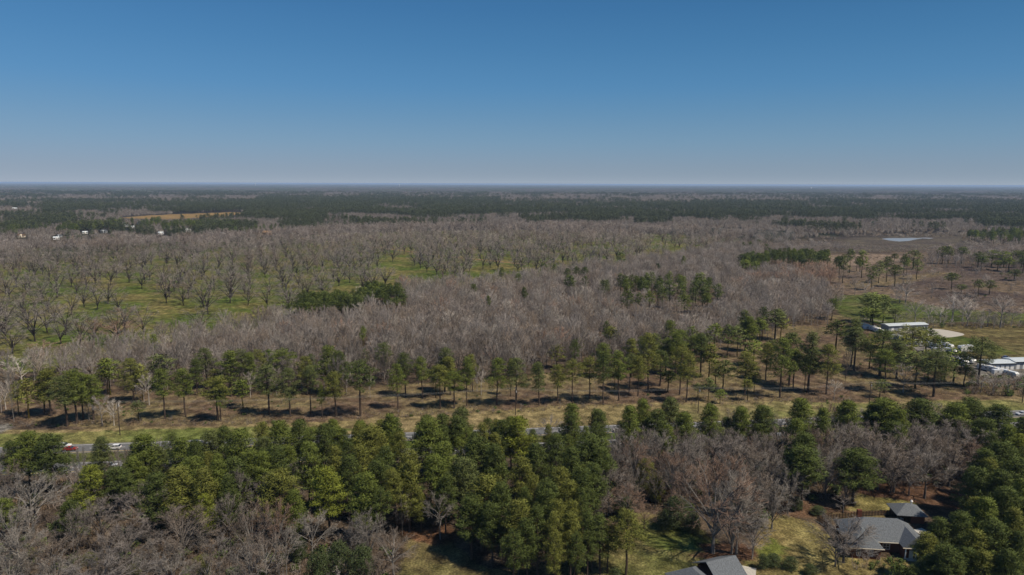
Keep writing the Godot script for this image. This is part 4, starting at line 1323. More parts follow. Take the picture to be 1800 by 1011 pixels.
	rows_by_top("pine_tree", 900, 700, 3.251, [40, 100, 180, 23, 3, 345, 30, 155, 22, 0, 495, 58, 120, 21, 2, 680, 45, 150, 22, 0, 755, 0, 130, 22, 0, 830, 60, 120, 20, 2, 900, -5, 140, 22, 4, 1000, 75, 135, 20, 0, 1140, 35, 125, 21, 0, 1310, 45, 140, 20, 0, 1440, 35, 130, 21, 2, 1415, 140, 110, 15, 2, 250, 205, 160, 22, 2, 450, 210, 230, 22, 2, 530, 270, 150, 20, 2, 130, 255, 160, 21, 2, 60, 330, 170, 22, 1, 350, 280, 160, 22, 2, 280, 390, 170, 22, 1, 180, 460, 170, 22, 2, 330, 470, 170, 21, 1, 40, 570, 180, 21, 1, 200, 520, 150, 21, 2, 340, 640, 150, 20, 1, 90, 680, 150, 20, 2, 250, 760, 120, 18, 1, 440, 640, 130, 19, 2, 400, 400, 150, 21, 2, 480, 370, 150, 20, 2, 150, 620, 140, 20, 2, 10, 740, 130, 19, 2, 360, 760, 110, 17, 2, 1230, 110, 90, 15, 2, 880, 150, 110, 17, 0], "near")
	rows_with_foot("pine_tree", 900, 700, 3.251, [505, 650, 1005, 150, 650, 625, 1010, 160, 455, 690, 985, 110, 545, 720, 1000, 110, 335, 690, 1010, 130, 430, 740, 1000, 100], "near", [1, 2], 1)
	rows_by_top("pine_tree", 1350, 700, 3.251, [200, -5, 190, 23, 0, 210, 200, 190, 19, 2, 340, 60, 130, 21, 0, 470, 8, 150, 22, 0, 690, -3, 200, 22, 0, 720, 130, 150, 17, 2, 880, 0, 175, 22, 2, 1080, 25, 150, 21, 0, 1175, -2, 150, 22, 2, 1310, 32, 200, 22, 2, 1385, 150, 140, 20, 0, 1440, 200, 110, 17, 3, 1455, 100, 100, 19, 2, 610, 40, 130, 19, 2, 760, 60, 120, 20, 0, 1240, 110, 140, 19, 2, 150, 110, 130, 20, 0], "near")
	rows_with_foot("pine_tree", 1350, 700, 3.251, [190, 265, 640, 170, 480, 285, 612, 170], "near", [2], 0)
	rows_by_top("pine_tree", 1350, 700, 3.251, [1260, 290, 160, 22, 2, 1350, 250, 160, 22, 2, 1200, 400, 150, 21, 2, 1430, 330, 150, 22, 2, 1250, 570, 170, 22, 0, 1180, 560, 140, 21, 1, 1380, 500, 150, 22, 2, 1300, 700, 170, 21, 2, 1100, 640, 160, 20, 2, 1000, 690, 150, 18, 2, 920, 770, 130, 15, 1, 1200, 760, 170, 19, 1, 1400, 620, 150, 22, 1, 760, 955, 110, 9, 2, 1050, 840, 160, 17, 2, 1350, 850, 150, 19, 2, 1440, 450, 140, 22, 0, 1320, 400, 150, 22, 2, 1150, 860, 160, 16, 2, 1240, 880, 150, 17, 1, 950, 900, 140, 13, 2, 1080, 940, 150, 13, 1, 1430, 760, 130, 20, 2, 850, 960, 120, 10, 2], "near", 0)
	rows_by_top("bare_tree", 0, 700, 3.251, [100, 290, 180, 15, 4, 160, 470, 300, 17, 1, 440, 300, 70, 18, 1, 840, 530, 330, 16, 0, 1030, 655, 330, 15, 0, 700, 755, 290, 14, 0, 560, 590, 190, 15, 0, 1420, 640, 210, 15, 1, 1420, 850, 200, 12, 1, 100, 780, 240, 13, 1, 300, 920, 230, 11, 1, 560, 965, 480, 11, 4, 980, 920, 200, 11, 1, 280, 800, 220, 12, 4, 30, 380, 130, 15, 4, 870, 245, 130, 15, 0, 1360, 420, 130, 17, 4, 900, 820, 200, 11, 0, 1240, 800, 180, 12, 4, 40, 900, 150, 12, 1, 640, 850, 180, 11, 4, 1180, 900, 180, 10, 1, 420, 640, 150, 14, 0, 1300, 580, 170, 15, 0, 60, 620, 170, 15, 1], "near")
	rows_by_top("bare_tree", 450, 700, 3.251, [310, 670, 230, 13, 1, 100, 590, 200, 17, 4, 640, 660, 190, 14, 1, 780, 790, 270, 11, 1, 1050, 560, 170, 13, 1, 50, 820, 260, 13, 1, 160, 740, 140, 14, 1, 30, 470, 150, 17, 0, 560, 700, 150, 12, 4, 830, 540, 100, 13, 0, 1340, 200, 110, 16, 4], "near")
	rows_by_top("bare_tree", 900, 700, 3.251, [620, 190, 230, 17, 4, 690, 250, 190, 17, 1, 850, 200, 180, 17, 0, 560, 420, 250, 14, 0, 1150, 225, 240, 16, 0, 1300, 240, 250, 16, 0, 1280, 470, 230, 20, 1, 920, 320, 200, 17, 1, 1400, 290, 220, 16, 0, 680, 90, 170, 12, 0, 220, 110, 130, 9, 4, 1000, 300, 200, 16, 0, 1230, 330, 230, 17, 4, 1400, 420, 220, 16, 0, 660, 520, 200, 11, 3, 760, 600, 150, 8, 3, 500, 500, 150, 12, 0, 1390, 650, 170, 13, 1], "near")
	rows_with_foot("bare_tree", 900, 700, 3.251, [1148, 410, 885, 430, 1255, 480, 890, 250, 1283, 520, 893, 260], "near", [1], 0)
	rows_by_top("bare_tree", 900, 700, 3.251, [880, 905, 420, 8, 0, 1050, 880, 300, 7, 4, 1380, 780, 110, 7, 0], "near")
	rows_by_top("bare_tree", 1350, 700, 3.251, [480, 160, 260, 16, 0, 850, 190, 310, 16, 0, 1180, 170, 310, 16, 4, 740, 290, 250, 15, 0, 980, 110, 240, 16, 4, 60, 200, 220, 16, 0, 40, 470, 190, 15, 1, 600, 200, 250, 16, 0, 450, 700, 290, 12, 4, 130, 400, 160, 15, 0, 1060, 260, 250, 15, 0, 920, 320, 220, 15, 4, 650, 260, 210, 16, 0, 330, 180, 200, 16, 0, 1230, 260, 200, 15, 0, 540, 760, 220, 10, 0, 400, 780, 190, 9, 4], "near")
	rows_with_foot("bare_tree", 1350, 700, 3.251, [328, 285, 575, 180, 805, 400, 555, 150, 440, 440, 615, 110, 430, 560, 650, 110, 700, 330, 540, 150], "near", [1, 0], 0)
	rows_by_top("evergreen_tree", 900, 700, 3.251, [950, 575, 210, 9, 0, 1040, 660, 110, 6, 0, 880, 640, 120, 6, 0, 640, 560, 140, 7, 0, 1440, 895, 80, 4, 0, 590, 975, 80, 3, 0, 770, 350, 140, 11, 1, 830, 440, 110, 9, 1], "near")
	rows_by_top("evergreen_tree", 1350, 700, 3.251, [35, 895, 105, 3, 0, 130, 912, 100, 3.2, 0, 245, 955, 85, 2.8, 0, 165, 565, 80, 4.5, 0, 290, 620, 90, 2.6, 0, 640, 870, 90, 3, 1, 690, 900, 80, 3, 0], "near")
	rows_by_top("evergreen_tree", 0, 700, 3.251, [505, 885, 90, 4, 1, 1150, 900, 120, 4, 1, 330, 700, 80, 6, 0], "near")
	# the wood between these: leafless understorey and saplings
	fill("bare_tree", [-40, 1040, -40, 850, 90, 830, 300, 860, 480, 920, 560, 960, 640, 1000, 660, 1040], 5.6, 4.0, 9.5, 0.7, [0, 2, 4, 4, 1], "near", 0.34, 1.6)
	fill("evergreen_tree", [-40, 1040, -40, 860, 300, 870, 560, 960, 640, 1040], 13.0, 2.5, 6.5, 0.75, [0, 1], "near", 0.45, 1.0)
	fill("bare_tree", [0, 842, 250, 832, 480, 840, 560, 900, 480, 920, 300, 870, 90, 850], 6.0, 8.0, 13.0, 0.6, [0, 4, 1], "near", 0.7, 2.0)
	fill("bare_tree", [1080, 800, 1180, 792, 1360, 780, 1500, 770, 1720, 765, 1720, 835, 1620, 850, 1510, 840, 1380, 870, 1330, 925, 1190, 890, 1080, 900], 5.5, 10.0, 15.5, 0.62, [0, 0, 4, 1], "near", 0.8, 2.0)
	fill("pine_tree", [250, 838, 480, 838, 900, 822, 1080, 812, 1100, 905, 900, 880, 700, 885, 480, 900, 300, 868], 8.5, 15.0, 20.0, 0.34, [2, 2, 0, 1], "near", 0.7, 3.0)
	fill("pine_tree", [880, 1040, 850, 960, 900, 900, 1030, 940, 1030, 990, 960, 1040], 7.0, 16.0, 21.0, 0.34, [1, 2], "near", 0.75, 2.5)
	fill("pine_tree", [450, 836, 700, 830, 700, 842, 450, 850], 5.2, 18.0, 22.0, 0.44, [2, 0, 1, 2], "near", 0.95, 2.0)
	fill("pine_tree", [735, 828, 925, 820, 925, 832, 735, 842], 5.2, 18.0, 22.0, 0.44, [2, 0, 1, 2], "near", 0.95, 2.0)
	fill("pine_tree", [250, 846, 690, 836, 690, 858, 250, 884], 6.4, 13.5, 22.0, 0.46, [2, 0, 1, 4, 3], "near", 0.8, 2.4)
	fill("pine_tree", [735, 832, 925, 824, 925, 846, 735, 856], 6.4, 13.5, 22.0, 0.46, [2, 0, 1, 4, 3], "near", 0.8, 2.4)
	fill("pine_tree", [1120, 792, 1760, 764, 1760, 780, 1120, 808], 9.0, 9.0, 15.0, 0.45, [2, 0, 4], "near", 0.5, 2.6)
	fill("pine_tree", [1690, 860, 1840, 820, 1840, 1040, 1730, 1040, 1760, 980, 1720, 930], 7.5, 15.0, 21.0, 0.36, [2, 2, 1], "near", 0.7, 2.5)
	fill("evergreen_tree", [880, 822, 1200, 790, 1840, 752, 1840, 770, 1200, 812, 1100, 830], 8.0, 2.5, 6.0, 0.9, [0, 1], "near", 0.35, 1.5)

	# --- dark pines that rise out of the bare woods
	rows_by_top("pine_tree", 450, 300, 3.889, [225, 905, 60, 14, 2, 270, 860, 80, 16, 2, 330, 840, 90, 17, 2, 400, 825, 110, 18, 2, 470, 820, 110, 18, 2, 550, 815, 110, 18, 2, 610, 830, 100, 18, 2, 640, 860, 80, 16, 2, 300, 900, 80, 14, 2, 450, 890, 110, 15, 2, 540, 890, 100, 15, 2, 720, 800, 90, 18, 2, 770, 810, 90, 17, 2, 850, 800, 100, 18, 2, 900, 850, 80, 15, 2, 990, 800, 90, 18, 2, 960, 860, 90, 15, 2, 1490, 775, 60, 16, 0, 730, 1060, 60, 17, 0, 590, 900, 90, 14, 2, 360, 900, 90, 14, 2], "woods")
	fill("pine_tree", [508, 556, 560, 562, 625, 558, 625, 545, 560, 545, 510, 546], 5.5, 14.0, 18.0, 0.5, [2, 2, 4], "woods", 0.95)
	fill("pine_tree", [630, 545, 710, 536, 712, 526, 640, 531], 5.5, 14.0, 18.0, 0.5, [2, 2, 0], "woods", 0.85)
	fill("pine_tree", [1300, 478, 1345, 478, 1345, 466, 1302, 466], 6.5, 15.0, 20.0, 0.45, [2, 2, 0], "woods", 0.9)
	fill("pine_tree", [1352, 474, 1450, 476, 1450, 462, 1352, 462], 8.0, 17.0, 22.0, 0.42, [2, 2, 0], "woods", 0.85)
	fill("pine_tree", [1090, 530, 1270, 520, 1270, 508, 1180, 508, 1090, 518], 11.0, 16.0, 21.0, 0.45, [2, 2, 0], "woods", 0.6)
	rows_by_top("pine_tree", 900, 300, 3.889, [45, 700, 60, 17, 2, 220, 632, 60, 16, 2, 285, 640, 40, 16, 2, 380, 665, 60, 17, 2, 440, 655, 70, 18, 2, 495, 655, 70, 18, 2, 400, 712, 105, 22, 2, 500, 720, 60, 17, 2, 630, 748, 75, 19, 2, 745, 558, 70, 20, 2, 1000, 632, 40, 15, 2, 900, 732, 95, 21, 2, 825, 760, 40, 16, 0, 1000, 756, 80, 21, 2, 1085, 748, 100, 23, 2, 1160, 768, 90, 21, 2, 1260, 738, 90, 23, 2, 1310, 740, 90, 23, 2, 1350, 732, 55, 20, 2, 1410, 772, 85, 20, 2, 790, 822, 110, 20, 2, 870, 832, 60, 18, 2, 940, 822, 90, 20, 0, 1185, 850, 120, 19, 0, 1340, 830, 80, 18, 0, 1140, 706, 65, 18, 0, 1240, 800, 80, 20, 2, 1320, 800, 90, 20, 2, 1030, 800, 80, 20, 2, 1580, 570, 80, 17, 2, 1640, 575, 90, 17, 2, 1690, 565, 70, 17, 2, 1600, 610, 90, 17, 0, 1660, 620, 80, 17, 0, 1580, 488, 30, 14, 2, 1630, 490, 50, 15, 2, 1690, 470, 50, 15, 2, 1735, 500, 50, 15, 2], "woods")
	rows_by_top("pine_tree", 900, 540, 3.889, [1600, 20, 100, 22, 2, 1640, 60, 100, 22, 0, 1720, 0, 90, 22, 2, 430, 215, 70, 20, 2], "woods")
	rows_by_top("evergreen_tree", 900, 300, 3.889, [655, 880, 120, 10, 2, 560, 540, 40, 8, 0], "woods")

	# --- right hand field
	rows_with_foot("pine_tree", 1400, 400, 4.5, [20, 180, 310, 80, 95, 170, 350, 85, 130, 240, 355, 115, 190, 180, 340, 95, 245, 240, 330, 45, 315, 230, 325, 55, 335, 220, 400, 85, 365, 210, 440, 85, 420, 165, 360, 65, 475, 240, 345, 45, 515, 180, 400, 80, 500, 250, 350, 65, 590, 300, 495, 85, 650, 260, 440, 75, 710, 225, 430, 75, 775, 290, 470, 105, 845, 210, 390, 65, 870, 240, 380, 50, 920, 180, 330, 105, 950, 255, 410, 75,
		1225, 355, 490, 95, 1300, 450, 520, 75, 1435, 410, 550, 75, 1525, 415, 530, 75, 1720, 330, 420, 85, 280, 570, 720, 85, 600, 510, 700, 135, 680, 530, 690, 85, 765, 640, 720, 85, 60, 250, 340, 90, 1150, 150, 290, 80, 1200, 145, 290, 70, 1305, 150, 290, 80, 1435, 190, 320, 80, 1460, 225, 340, 90, 1540, 175, 310, 90, 1640, 185, 320, 90, 1680, 240, 350, 110, 1740, 180, 320, 80, 1780, 180, 320, 70, 1590, 260, 340, 80, 1790, 240, 360, 80, 770, 205, 290, 60], "field", [2, 2, 4, 0])
	rows_with_foot("bare_tree", 1400, 400, 4.5, [865, 420, 600, 115, 540, 440, 560, 100, 1070, 430, 560, 65, 790, 440, 570, 90, 350, 500, 620, 35, 1620, 540, 720, 145, 1350, 520, 720, 155, 460, 420, 540, 80, 1240, 500, 700, 130], "field", [4, 0])
	fill("bare_tree", [1620, 470, 1660, 440, 1840, 448, 1840, 482, 1720, 474], 9.0, 11.0, 16.0, 0.6, [0, 4, 2], "field", 0.8)
	fill("pine_tree", [1690, 425, 1720, 419, 1840, 417, 1840, 432, 1760, 434], 15.0, 17.0, 23.0, 0.42, [2, 2, 0], "field", 0.8)
	fill("bare_tree", [1360, 470, 1390, 440, 1480, 434, 1500, 444, 1460, 448, 1400, 462], 11.0, 5.0, 10.0, 0.9, [0, 4, 2], "field", 0.8)
	fill("bare_tree", [1480, 444, 1500, 432, 1640, 431, 1640, 447, 1540, 445], 9.0, 1.5, 3.2, 1.4, [0, 4, 2], "field", 0.8)
	fill("bare_tree", [1640, 448, 1840, 440, 1840, 470, 1700, 470], 10.0, 8.0, 14.0, 0.7, [0, 4, 2], "field", 0.55)
	fill("bare_tree", [1470, 512, 1700, 520, 1840, 530, 1840, 480, 1640, 478, 1480, 500], 24.0, 5.0, 11.0, 0.8, [0, 4, 2], "field", 0.5)
	fill("bare_tree", [1470, 470, 1560, 460, 1640, 455, 1640, 480, 1560, 500, 1480, 505], 22.0, 2.5, 6.0, 1.2, [2, 0], "field", 0.7)
	fill("bare_tree", [1500, 574, 1600, 572, 1840, 570, 1840, 580, 1680, 579, 1600, 578], 6.0, 5.0, 10.0, 0.7, [0, 4], "yard", 0.5)

	# --- the bare woods
	var woods := [-80, 690, -60, 672, 130, 646, 300, 604, 480, 574, 505, 556, 640, 534, 720, 514, 900, 500, 1060, 473, 1200, 456, 1290, 438, 1330, 440, 1350, 480, 1420, 500, 1462, 530, 1462, 556, 1420, 572, 1300, 606, 1200, 630, 1080, 652, 900, 672, 740, 680, 600, 688, 450, 694, 250, 688, 100, 676]
	fill("bare_tree", woods, 5.6, 9.0, 17.5, 0.52, [0, 0, 2, 4, 4, 1, 2], "woods", 0.86)
	fill("bare_tree", [330, 592, 480, 560, 700, 520, 1000, 500, 1300, 520, 1440, 545, 1290, 600, 900, 650, 500, 660], 23.0, 13.0, 18.0, 0.75, [1, 3, 2, 1], "woods", 0.7)
	rows_with_foot("bare_tree", 0, 540, 3.889, [850, 5, 110, 210, 800, 110, 260, 260, 640, 80, 250, 200, 300, 240, 330, 200], "woods", [3], 2)
	fill("bare_tree", [1340, 505, 1370, 482, 1460, 480, 1470, 500, 1440, 515], 9.0, 13.0, 17.0, 0.8, [3, 2, 3], "woods", 0.7)
	fill("bare_tree", [1200, 455, 1300, 440, 1400, 432, 1500, 436, 1400, 452, 1290, 458], 9.0, 7.0, 12.0, 0.75, [0, 4, 2], "field", 0.7)
	rows_by_top("bare_tree", 900, 300, 3.889, [660, 880, 130, 15, 3, 1560, 730, 130, 16, 3, 1650, 700, 140, 16, 3, 10, 880, 120, 15, 3], "woods")
	fill("pine_tree", woods, 60.0, 16.0, 21.0, 0.34, [2, 0], "woods", 0.35)
	# --- the pecan orchard, in slanting rows
	var orchard := area([-500, 660, -60, 655, 60, 644, 130, 634, 300, 592, 480, 564, 500, 546, 640, 524, 720, 505, 900, 490, 1050, 467, 1180, 451, 1290, 435, 1330, 417, 1250, 408, 1100, 402, 900, 400, 750, 402, 600, 406, 450, 418, 330, 424, 300, 428, 120, 436, 0, 446, -500, 462])
	var ob := box_of(orchard)
	var step := 22.5
	for i in 140:
		for j in 140:
			var q := Vector2(-1500, -1600) + Vector2(i * step, j * step).rotated(0.42) + Vector2(700, -300)
			q += Vector2(rng.randf_range(-3, 3), rng.randf_range(-3, 3))
			if not ob.has_point(q) or rng.randf() < (0.2 if q.y > -700.0 else 0.03) or not Geometry2D.is_point_in_polygon(q + Vector2(noise_a.get_noise_2d(q.x, q.y), noise_a.get_noise_2d(q.y, q.x)) * 40.0, orchard):
				continue
			if noise_c.get_noise_2d(q.x * 3.0, q.y * 3.0) > 0.22:
				continue
			var h := rng.randf_range(15.5, 21.5)
			spec("pecan_tree", Vector3(q.x, 0, q.y), h, h * rng.randf_range(1.05, 1.38), [0, 0, 4, 2, 4][rng.randi() % 5], "orchard", 0)
	fill("pine_tree", [280, 414, 414, 409, 420, 400, 350, 400, 285, 404], 11.0, 16.0, 23.0, 0.42, [2, 2, 0, 4], "orchard edge", 0.8)
	fill("pine_tree", [100, 416, 190, 412, 280, 403, 285, 396, 200, 400, 105, 407], 11.0, 16.0, 23.0, 0.42, [2, 2, 0, 4], "orchard edge", 0.7)
	fill("pine_tree", [-20, 424, 60, 414, 90, 406, 60, 400, -20, 408], 14.0, 15.0, 21.0, 0.42, [2, 2, 4], "orchard edge", 0.55)
	fill("pine_tree", [400, 418, 500, 411, 500, 406, 400, 411], 14.0, 14.0, 20.0, 0.42, [2, 2, 4], "orchard edge", 0.5)
	fill("bare_tree", [0, 455, 0, 425, 200, 418, 450, 410, 620, 403, 900, 398, 1300, 404, 1400, 412, 1390, 440, 1330, 436, 1300, 418, 1180, 408, 900, 401, 600, 408, 430, 424, 300, 430, 120, 444], 15.0, 8.0, 13.0, 0.8, [0, 4, 2], "orchard edge", 0.6)
	open_before_pines()
	print("trees placed one by one: ", tree_specs.size())


func stands_clear(t: Dictionary) -> bool:
	# no tree stands on the carriageways or inside a house; one by the road is moved to its edge
	var p: Vector3 = t.p
	for r in [[near_road_a, near_road_b, 1.0], [far_road_a, far_road_b, 1.0]]:
		var dir: Vector3 = (r[1] - r[0]).normalized()
		var side := Vector3(-dir.z, 0, dir.x)      # towards the viewer
		var off: float = (p - r[0]).dot(side)
		if absf(off) < 6.2:
			t.p = p + side * (6.2 - off)
			p = t.p
	for q in [[91.0, -185.0, 115.5, -166.0], [112.5, -197.0, 124.0, -185.5], [38.0, -168.5, 59.5, -150.0]]:
		if p.x > q[0] and p.x < q[2] and p.z > q[1] and p.z < q[3] and t.h > 2.0:
			return false
	return true


func open_before_pines() -> void:
	# the pine groves in the bare woods stand at small openings: no leafless tree hides their crowns
	var pines := []
	for t in tree_specs:
		if t.where == "woods" and (t.kind == "pine_tree" and t.at.x > 480.0 or t.style == 2):
			var q := Vector2(t.p.x, t.p.z)
			pines.append([q, q.normalized(), t.w * 0.55 + 1.5])
	var kept := []
	for t in tree_specs:
		var hidden := false
		if t.kind == "bare_tree" and t.where == "woods" and t.style != 2:
			var p := Vector2(t.p.x, t.p.z)
			for g in pines:
				var rel: Vector2 = p - g[0]
				if absf(rel.x) > 40.0 or absf(rel.y) > 40.0:
					continue
				var along: float = rel.dot(g[1])
				if along < 4.0 and along > -26.0 and absf(rel.cross(g[1])) < g[2]:
					hidden = true
					break
		if not hidden:
			kept.append(t)
	tree_specs = []
	var moved := 0
	for t in kept:
		if stands_clear(t):
			tree_specs.append(t)
		else:
			moved += 1
	print("left out or moved off roads and roofs: ", moved)


# ---------------------------------------------------------------- putting them there
func ordinal(n: int) -> String:
	var ones := ["", "first", "second", "third", "fourth", "fifth", "sixth", "seventh", "eighth", "ninth", "tenth", "eleventh", "twelfth", "thirteenth", "fourteenth", "fifteenth", "sixteenth", "seventeenth", "eighteenth", "nineteenth"]
	if n < 20:
		return ones[n]
	var tens := ["", "", "twenty", "thirty", "forty", "fifty", "sixty"]
	var even := ["", "", "twentieth", "thirtieth", "fortieth", "fiftieth", "sixtieth"]
	return even[n / 10] if n % 10 == 0 else tens[n / 10] + "-" + ones[n % 10]


func setting_of(t: Dictionary) -> String:
	# a phrase for the piece of the scene that the tree stands in, with something one can find there
	var x: float = t.at.x
	match t.where:
		"strip":
			for k in [[210, "left of the leftmost utility pole"], [400, "behind the open green verge"], [560, "behind the verge with long shadows"], [720, "above the big near pine mass"], [900, "left of the second utility pole"], [1060, "above the white truck"], [1230, "left of the third utility pole"], [1420, "right of the third utility pole"], [1560, "below the far storage shed"]]:
				if x < k[0]: return k[1]
			return "before the camper row"
		"near":
			for k in [[130, "below the red car"], [260, "around the lone white suv"], [450, "before the silver pickup"], [600, "above the round evergreen clump"], [760, "over the shaded clearing"], [900, "above the brown lawn"], [1060, "before the white truck"], [1220, "around the green lawn"], [1360, "over the grey gabled roof"], [1520, "behind the brown fence"], [1660, "around the brick house"]]:
				if x < k[0]: return k[1]
			return "over the concrete driveway"
		"woods":
			for k in [[480, "in bare woods by the orchard corner"], [720, "in the dark grove of the bare woods"], [1000, "in the middle of the bare woods"], [1180, "left of the bare woods' pine grove"], [1300, "in the bare woods' pine grove"]]:
				if x < k[0]: return k[1]
			return "at the field edge of the woods"
		"field":
			return "on the open field left of the pond" if x < 1560 else "on the open field below the pond" if x < 1680 else "at the right end of the open field"
		"yard":
			return "along the green strip by the gravel pad"
		"orchard":
			for k in [[160, "at the left end of the orchard"], [330, "in the orchard below the hamlet"], [520, "in the orchard left of the dark grove"], [720, "in the orchard above the dark grove"], [950, "in the orchard by the orange track"]]:
				if x < k[0]: return k[1]
			return "in the right part of the orchard"
	return "between the orchard and the far pines"


func place_trees() -> void:
	var kinds := {"pine_tree": [], "bare_tree": [], "pecan_tree": [], "evergreen_tree": []}
	for t in tree_specs:
		var d: float = Vector3(t.p.x, 60.0, t.p.z).distance_to(Vector3(0, EYE_HEIGHT, 0))
		t.size = t.h / d
		t.dist = d
		var s := seen_at(t.p + Vector3(0, t.h * 0.6, 0))
		t.inside = s.x > -40 and s.x < 1840 and s.y > 300 and s.y < 1040
		if s.x > -260 and s.x < 2100 and s.y < 1200:
			kinds[t.kind].append(t)
	for kind in kinds:
		var list: Array = kinds[kind]
		list.sort_custom(func(a, b): return (a.size if a.inside else a.size * 0.1) > (b.size if b.inside else b.size * 0.1))
		var ones: Array = list.slice(0, 300)
		var rest: Array = list.slice(300)
		ones.sort_custom(func(a, b): return a.at.x < b.at.x)
		var counts := {}
		var index := 0
		for t in ones:
			single_tree(t, counts, index)
			index += 1
		if rest.size():
			mass_of_trees(kind, rest)
		print(kind, " ", ones.size(), " + ", rest.size())


func single_tree(t: Dictionary, counts: Dictionary, index: int) -> void:
	var shapes: Array
	var leaf: Material
	var bark: Material
	var H := PINE_H
	var R := PINE_R
	var pick := rng.randi()
	match t.kind:
		"pine_tree":
			shapes = (slim_meshes if t.style == 1 or t.w < t.h * 0.38 else pine_meshes)[pick % 6]
			R = PINE_R * 0.95
			leaf = mats["needles_%d" % t.tone]
			bark = mats["bark_0"]
		"bare_tree":
			shapes = bare_meshes[pick % 6]
			H = BARE_H
			R = BARE_R
			leaf = mats["twigs_%d" % t.tone]
			bark = mats["bark_%d" % (2 if t.tone == 1 else 1)]
		"pecan_tree":
			shapes = pecan_meshes[pick % 5]
			H = PECAN_H
			R = PECAN_R
			leaf = mats["pecan_twigs_%d" % t.tone]
			bark = mats["bark_3"]
		_:
			shapes = evergreen_meshes[pick % 3]
			H = EVER_H
			R = EVER_R
			leaf = mats["evergreen"] if t.tone != 1 else mats["needles_1"]
			bark = mats["bark_0"]
	if t.kind == "bare_tree" and t.where == "near" and rng.randf() < 0.34:
		t.tone = [2, 2, 3, 1][rng.randi() % 4]
		leaf = mats["twigs_%d" % t.tone]
	var o := base(t.kind, t.p, rng.randf() * TAU)
	o.rotation.x = rng.randfn() * 0.022
	o.rotation.z = rng.randfn() * 0.022
	o.scale = Vector3(t.w * 0.5 / R, t.h / H, t.w * 0.5 / R)
	part("trunk", shapes[0], bark, o)
	part("crown", shapes[1], leaf, o)
	# label: look, place in its row, setting
	var place := setting_of(t)
	var group: String = {"strip": "pines and bare trees of the strip beyond the road", "near": "trees of the near wood", "woods": "trees of the bare woods", "orchard": "pecan trees of the orchard", "field": "trees of the open field", "yard": "trees by the camper yard"}.get(t.where, "trees beyond the orchard")
	var look: String
	var slender: float = t.w / t.h
	match t.kind:
		"pine_tree":
			look = ("slender " if slender < 0.26 else "broad " if slender > 0.4 else "") + PINE_WORDS[t.tone] + " pine"
		"bare_tree":
			look = ("slender " if slender < 0.4 else "spreading " if slender > 0.8 else "") + BARE_WORDS[t.tone] + " bare tree"
		"pecan_tree":
			look = BARE_WORDS[t.tone] + " leafless pecan tree"
		_:
			look = ("olive" if t.tone == 1 else "dark") + (" evergreen bush" if t.h < 5.0 else " evergreen tree")
	var key := look + place
	counts[key] = counts.get(key, 0) + 1
	tag(o, "%s %s, %s from left" % [look, place, ordinal(counts[key])], {"pine_tree": "pine tree", "bare_tree": "bare tree", "pecan_tree": "pecan tree"}.get(t.kind, "evergreen"), group)


func mass_of_trees(kind: String, list: Array) -> void:
	var meshes: Array = {"pine_tree": mid_pines, "bare_tree": mid_bares, "pecan_tree": mid_pecans}.get(kind, mid_pines)
	var H: float = {"pine_tree": PINE_H, "bare_tree": BARE_H, "pecan_tree": PECAN_H}.get(kind, PINE_H)
	var R: float = {"pine_tree": PINE_R, "bare_tree": BARE_R, "pecan_tree": PECAN_R}.get(kind, PINE_R)
	var sets := []
	for k in meshes.size():
		sets.append([[], []])
	for t in list:
		var k := rng.randi() % meshes.size()
		sets[k][0].append(Transform3D(Basis(Vector3.UP, rng.randf() * TAU).scaled(Vector3(t.w * 0.5 / R, t.h / H, t.w * 0.5 / R)), t.p))
		var tone: Array = PINE_TONES[t.tone] if kind in ["pine_tree", "evergreen_tree"] else BARE_TONES[t.tone]
		var f: float = rng.randf_range(0.62, 1.08) * (1.28 + 0.38 * noise_a.get_noise_2d(t.p.x * 1.5, t.p.z * 1.5)) * (0.92 if t.where == "woods" else 1.0)
		sets[k][1].append(Color(tone[0], tone[1], tone[2]) * f)
	var o := base({"pine_tree": "pine_wood", "bare_tree": "bare_woods", "pecan_tree": "pecan_orchard"}.get(kind, "evergreen_growth"), Vector3.ZERO)
	tag(o, {"pine_tree": "the smaller and farther dark pines scattered through the bare woods", "bare_tree": "dense leafless woods behind the pine strip, seen as one grey mass", "pecan_tree": "far rows of leafless pecan trees in the green orchard"}.get(kind, "dark evergreen growth under the trees"), {"pine_tree": "pine wood", "bare_tree": "bare woods", "pecan_tree": "orchard"}.get(kind, "evergreens"), "", "stuff")
	for k in meshes.size():
		scatter("trees", meshes[k], sets[k][0], sets[k][1], o)


func scatter(called: String, mesh: Mesh, where: Array, tint: Array, parent: Node3D) -> void:
	if where.is_empty():
		return
	var mm := MultiMesh.new()
	mm.transform_format = MultiMesh.TRANSFORM_3D
	mm.use_colors = true
	mm.mesh = mesh
	mm.instance_count = where.size()
	for i in where.size():
		mm.set_instance_transform(i, where[i])
		var c: Color = tint[i]
		mm.set_instance_color(i, Color(c.r / 0.35, c.g / 0.35, c.b / 0.35))
	var o := MultiMeshInstance3D.new()
	o.name = called
	o.multimesh = mm
	o.material_override = mats["distant_plants"]
	parent.add_child(o, true)
	o.set_meta("kind", "stuff")


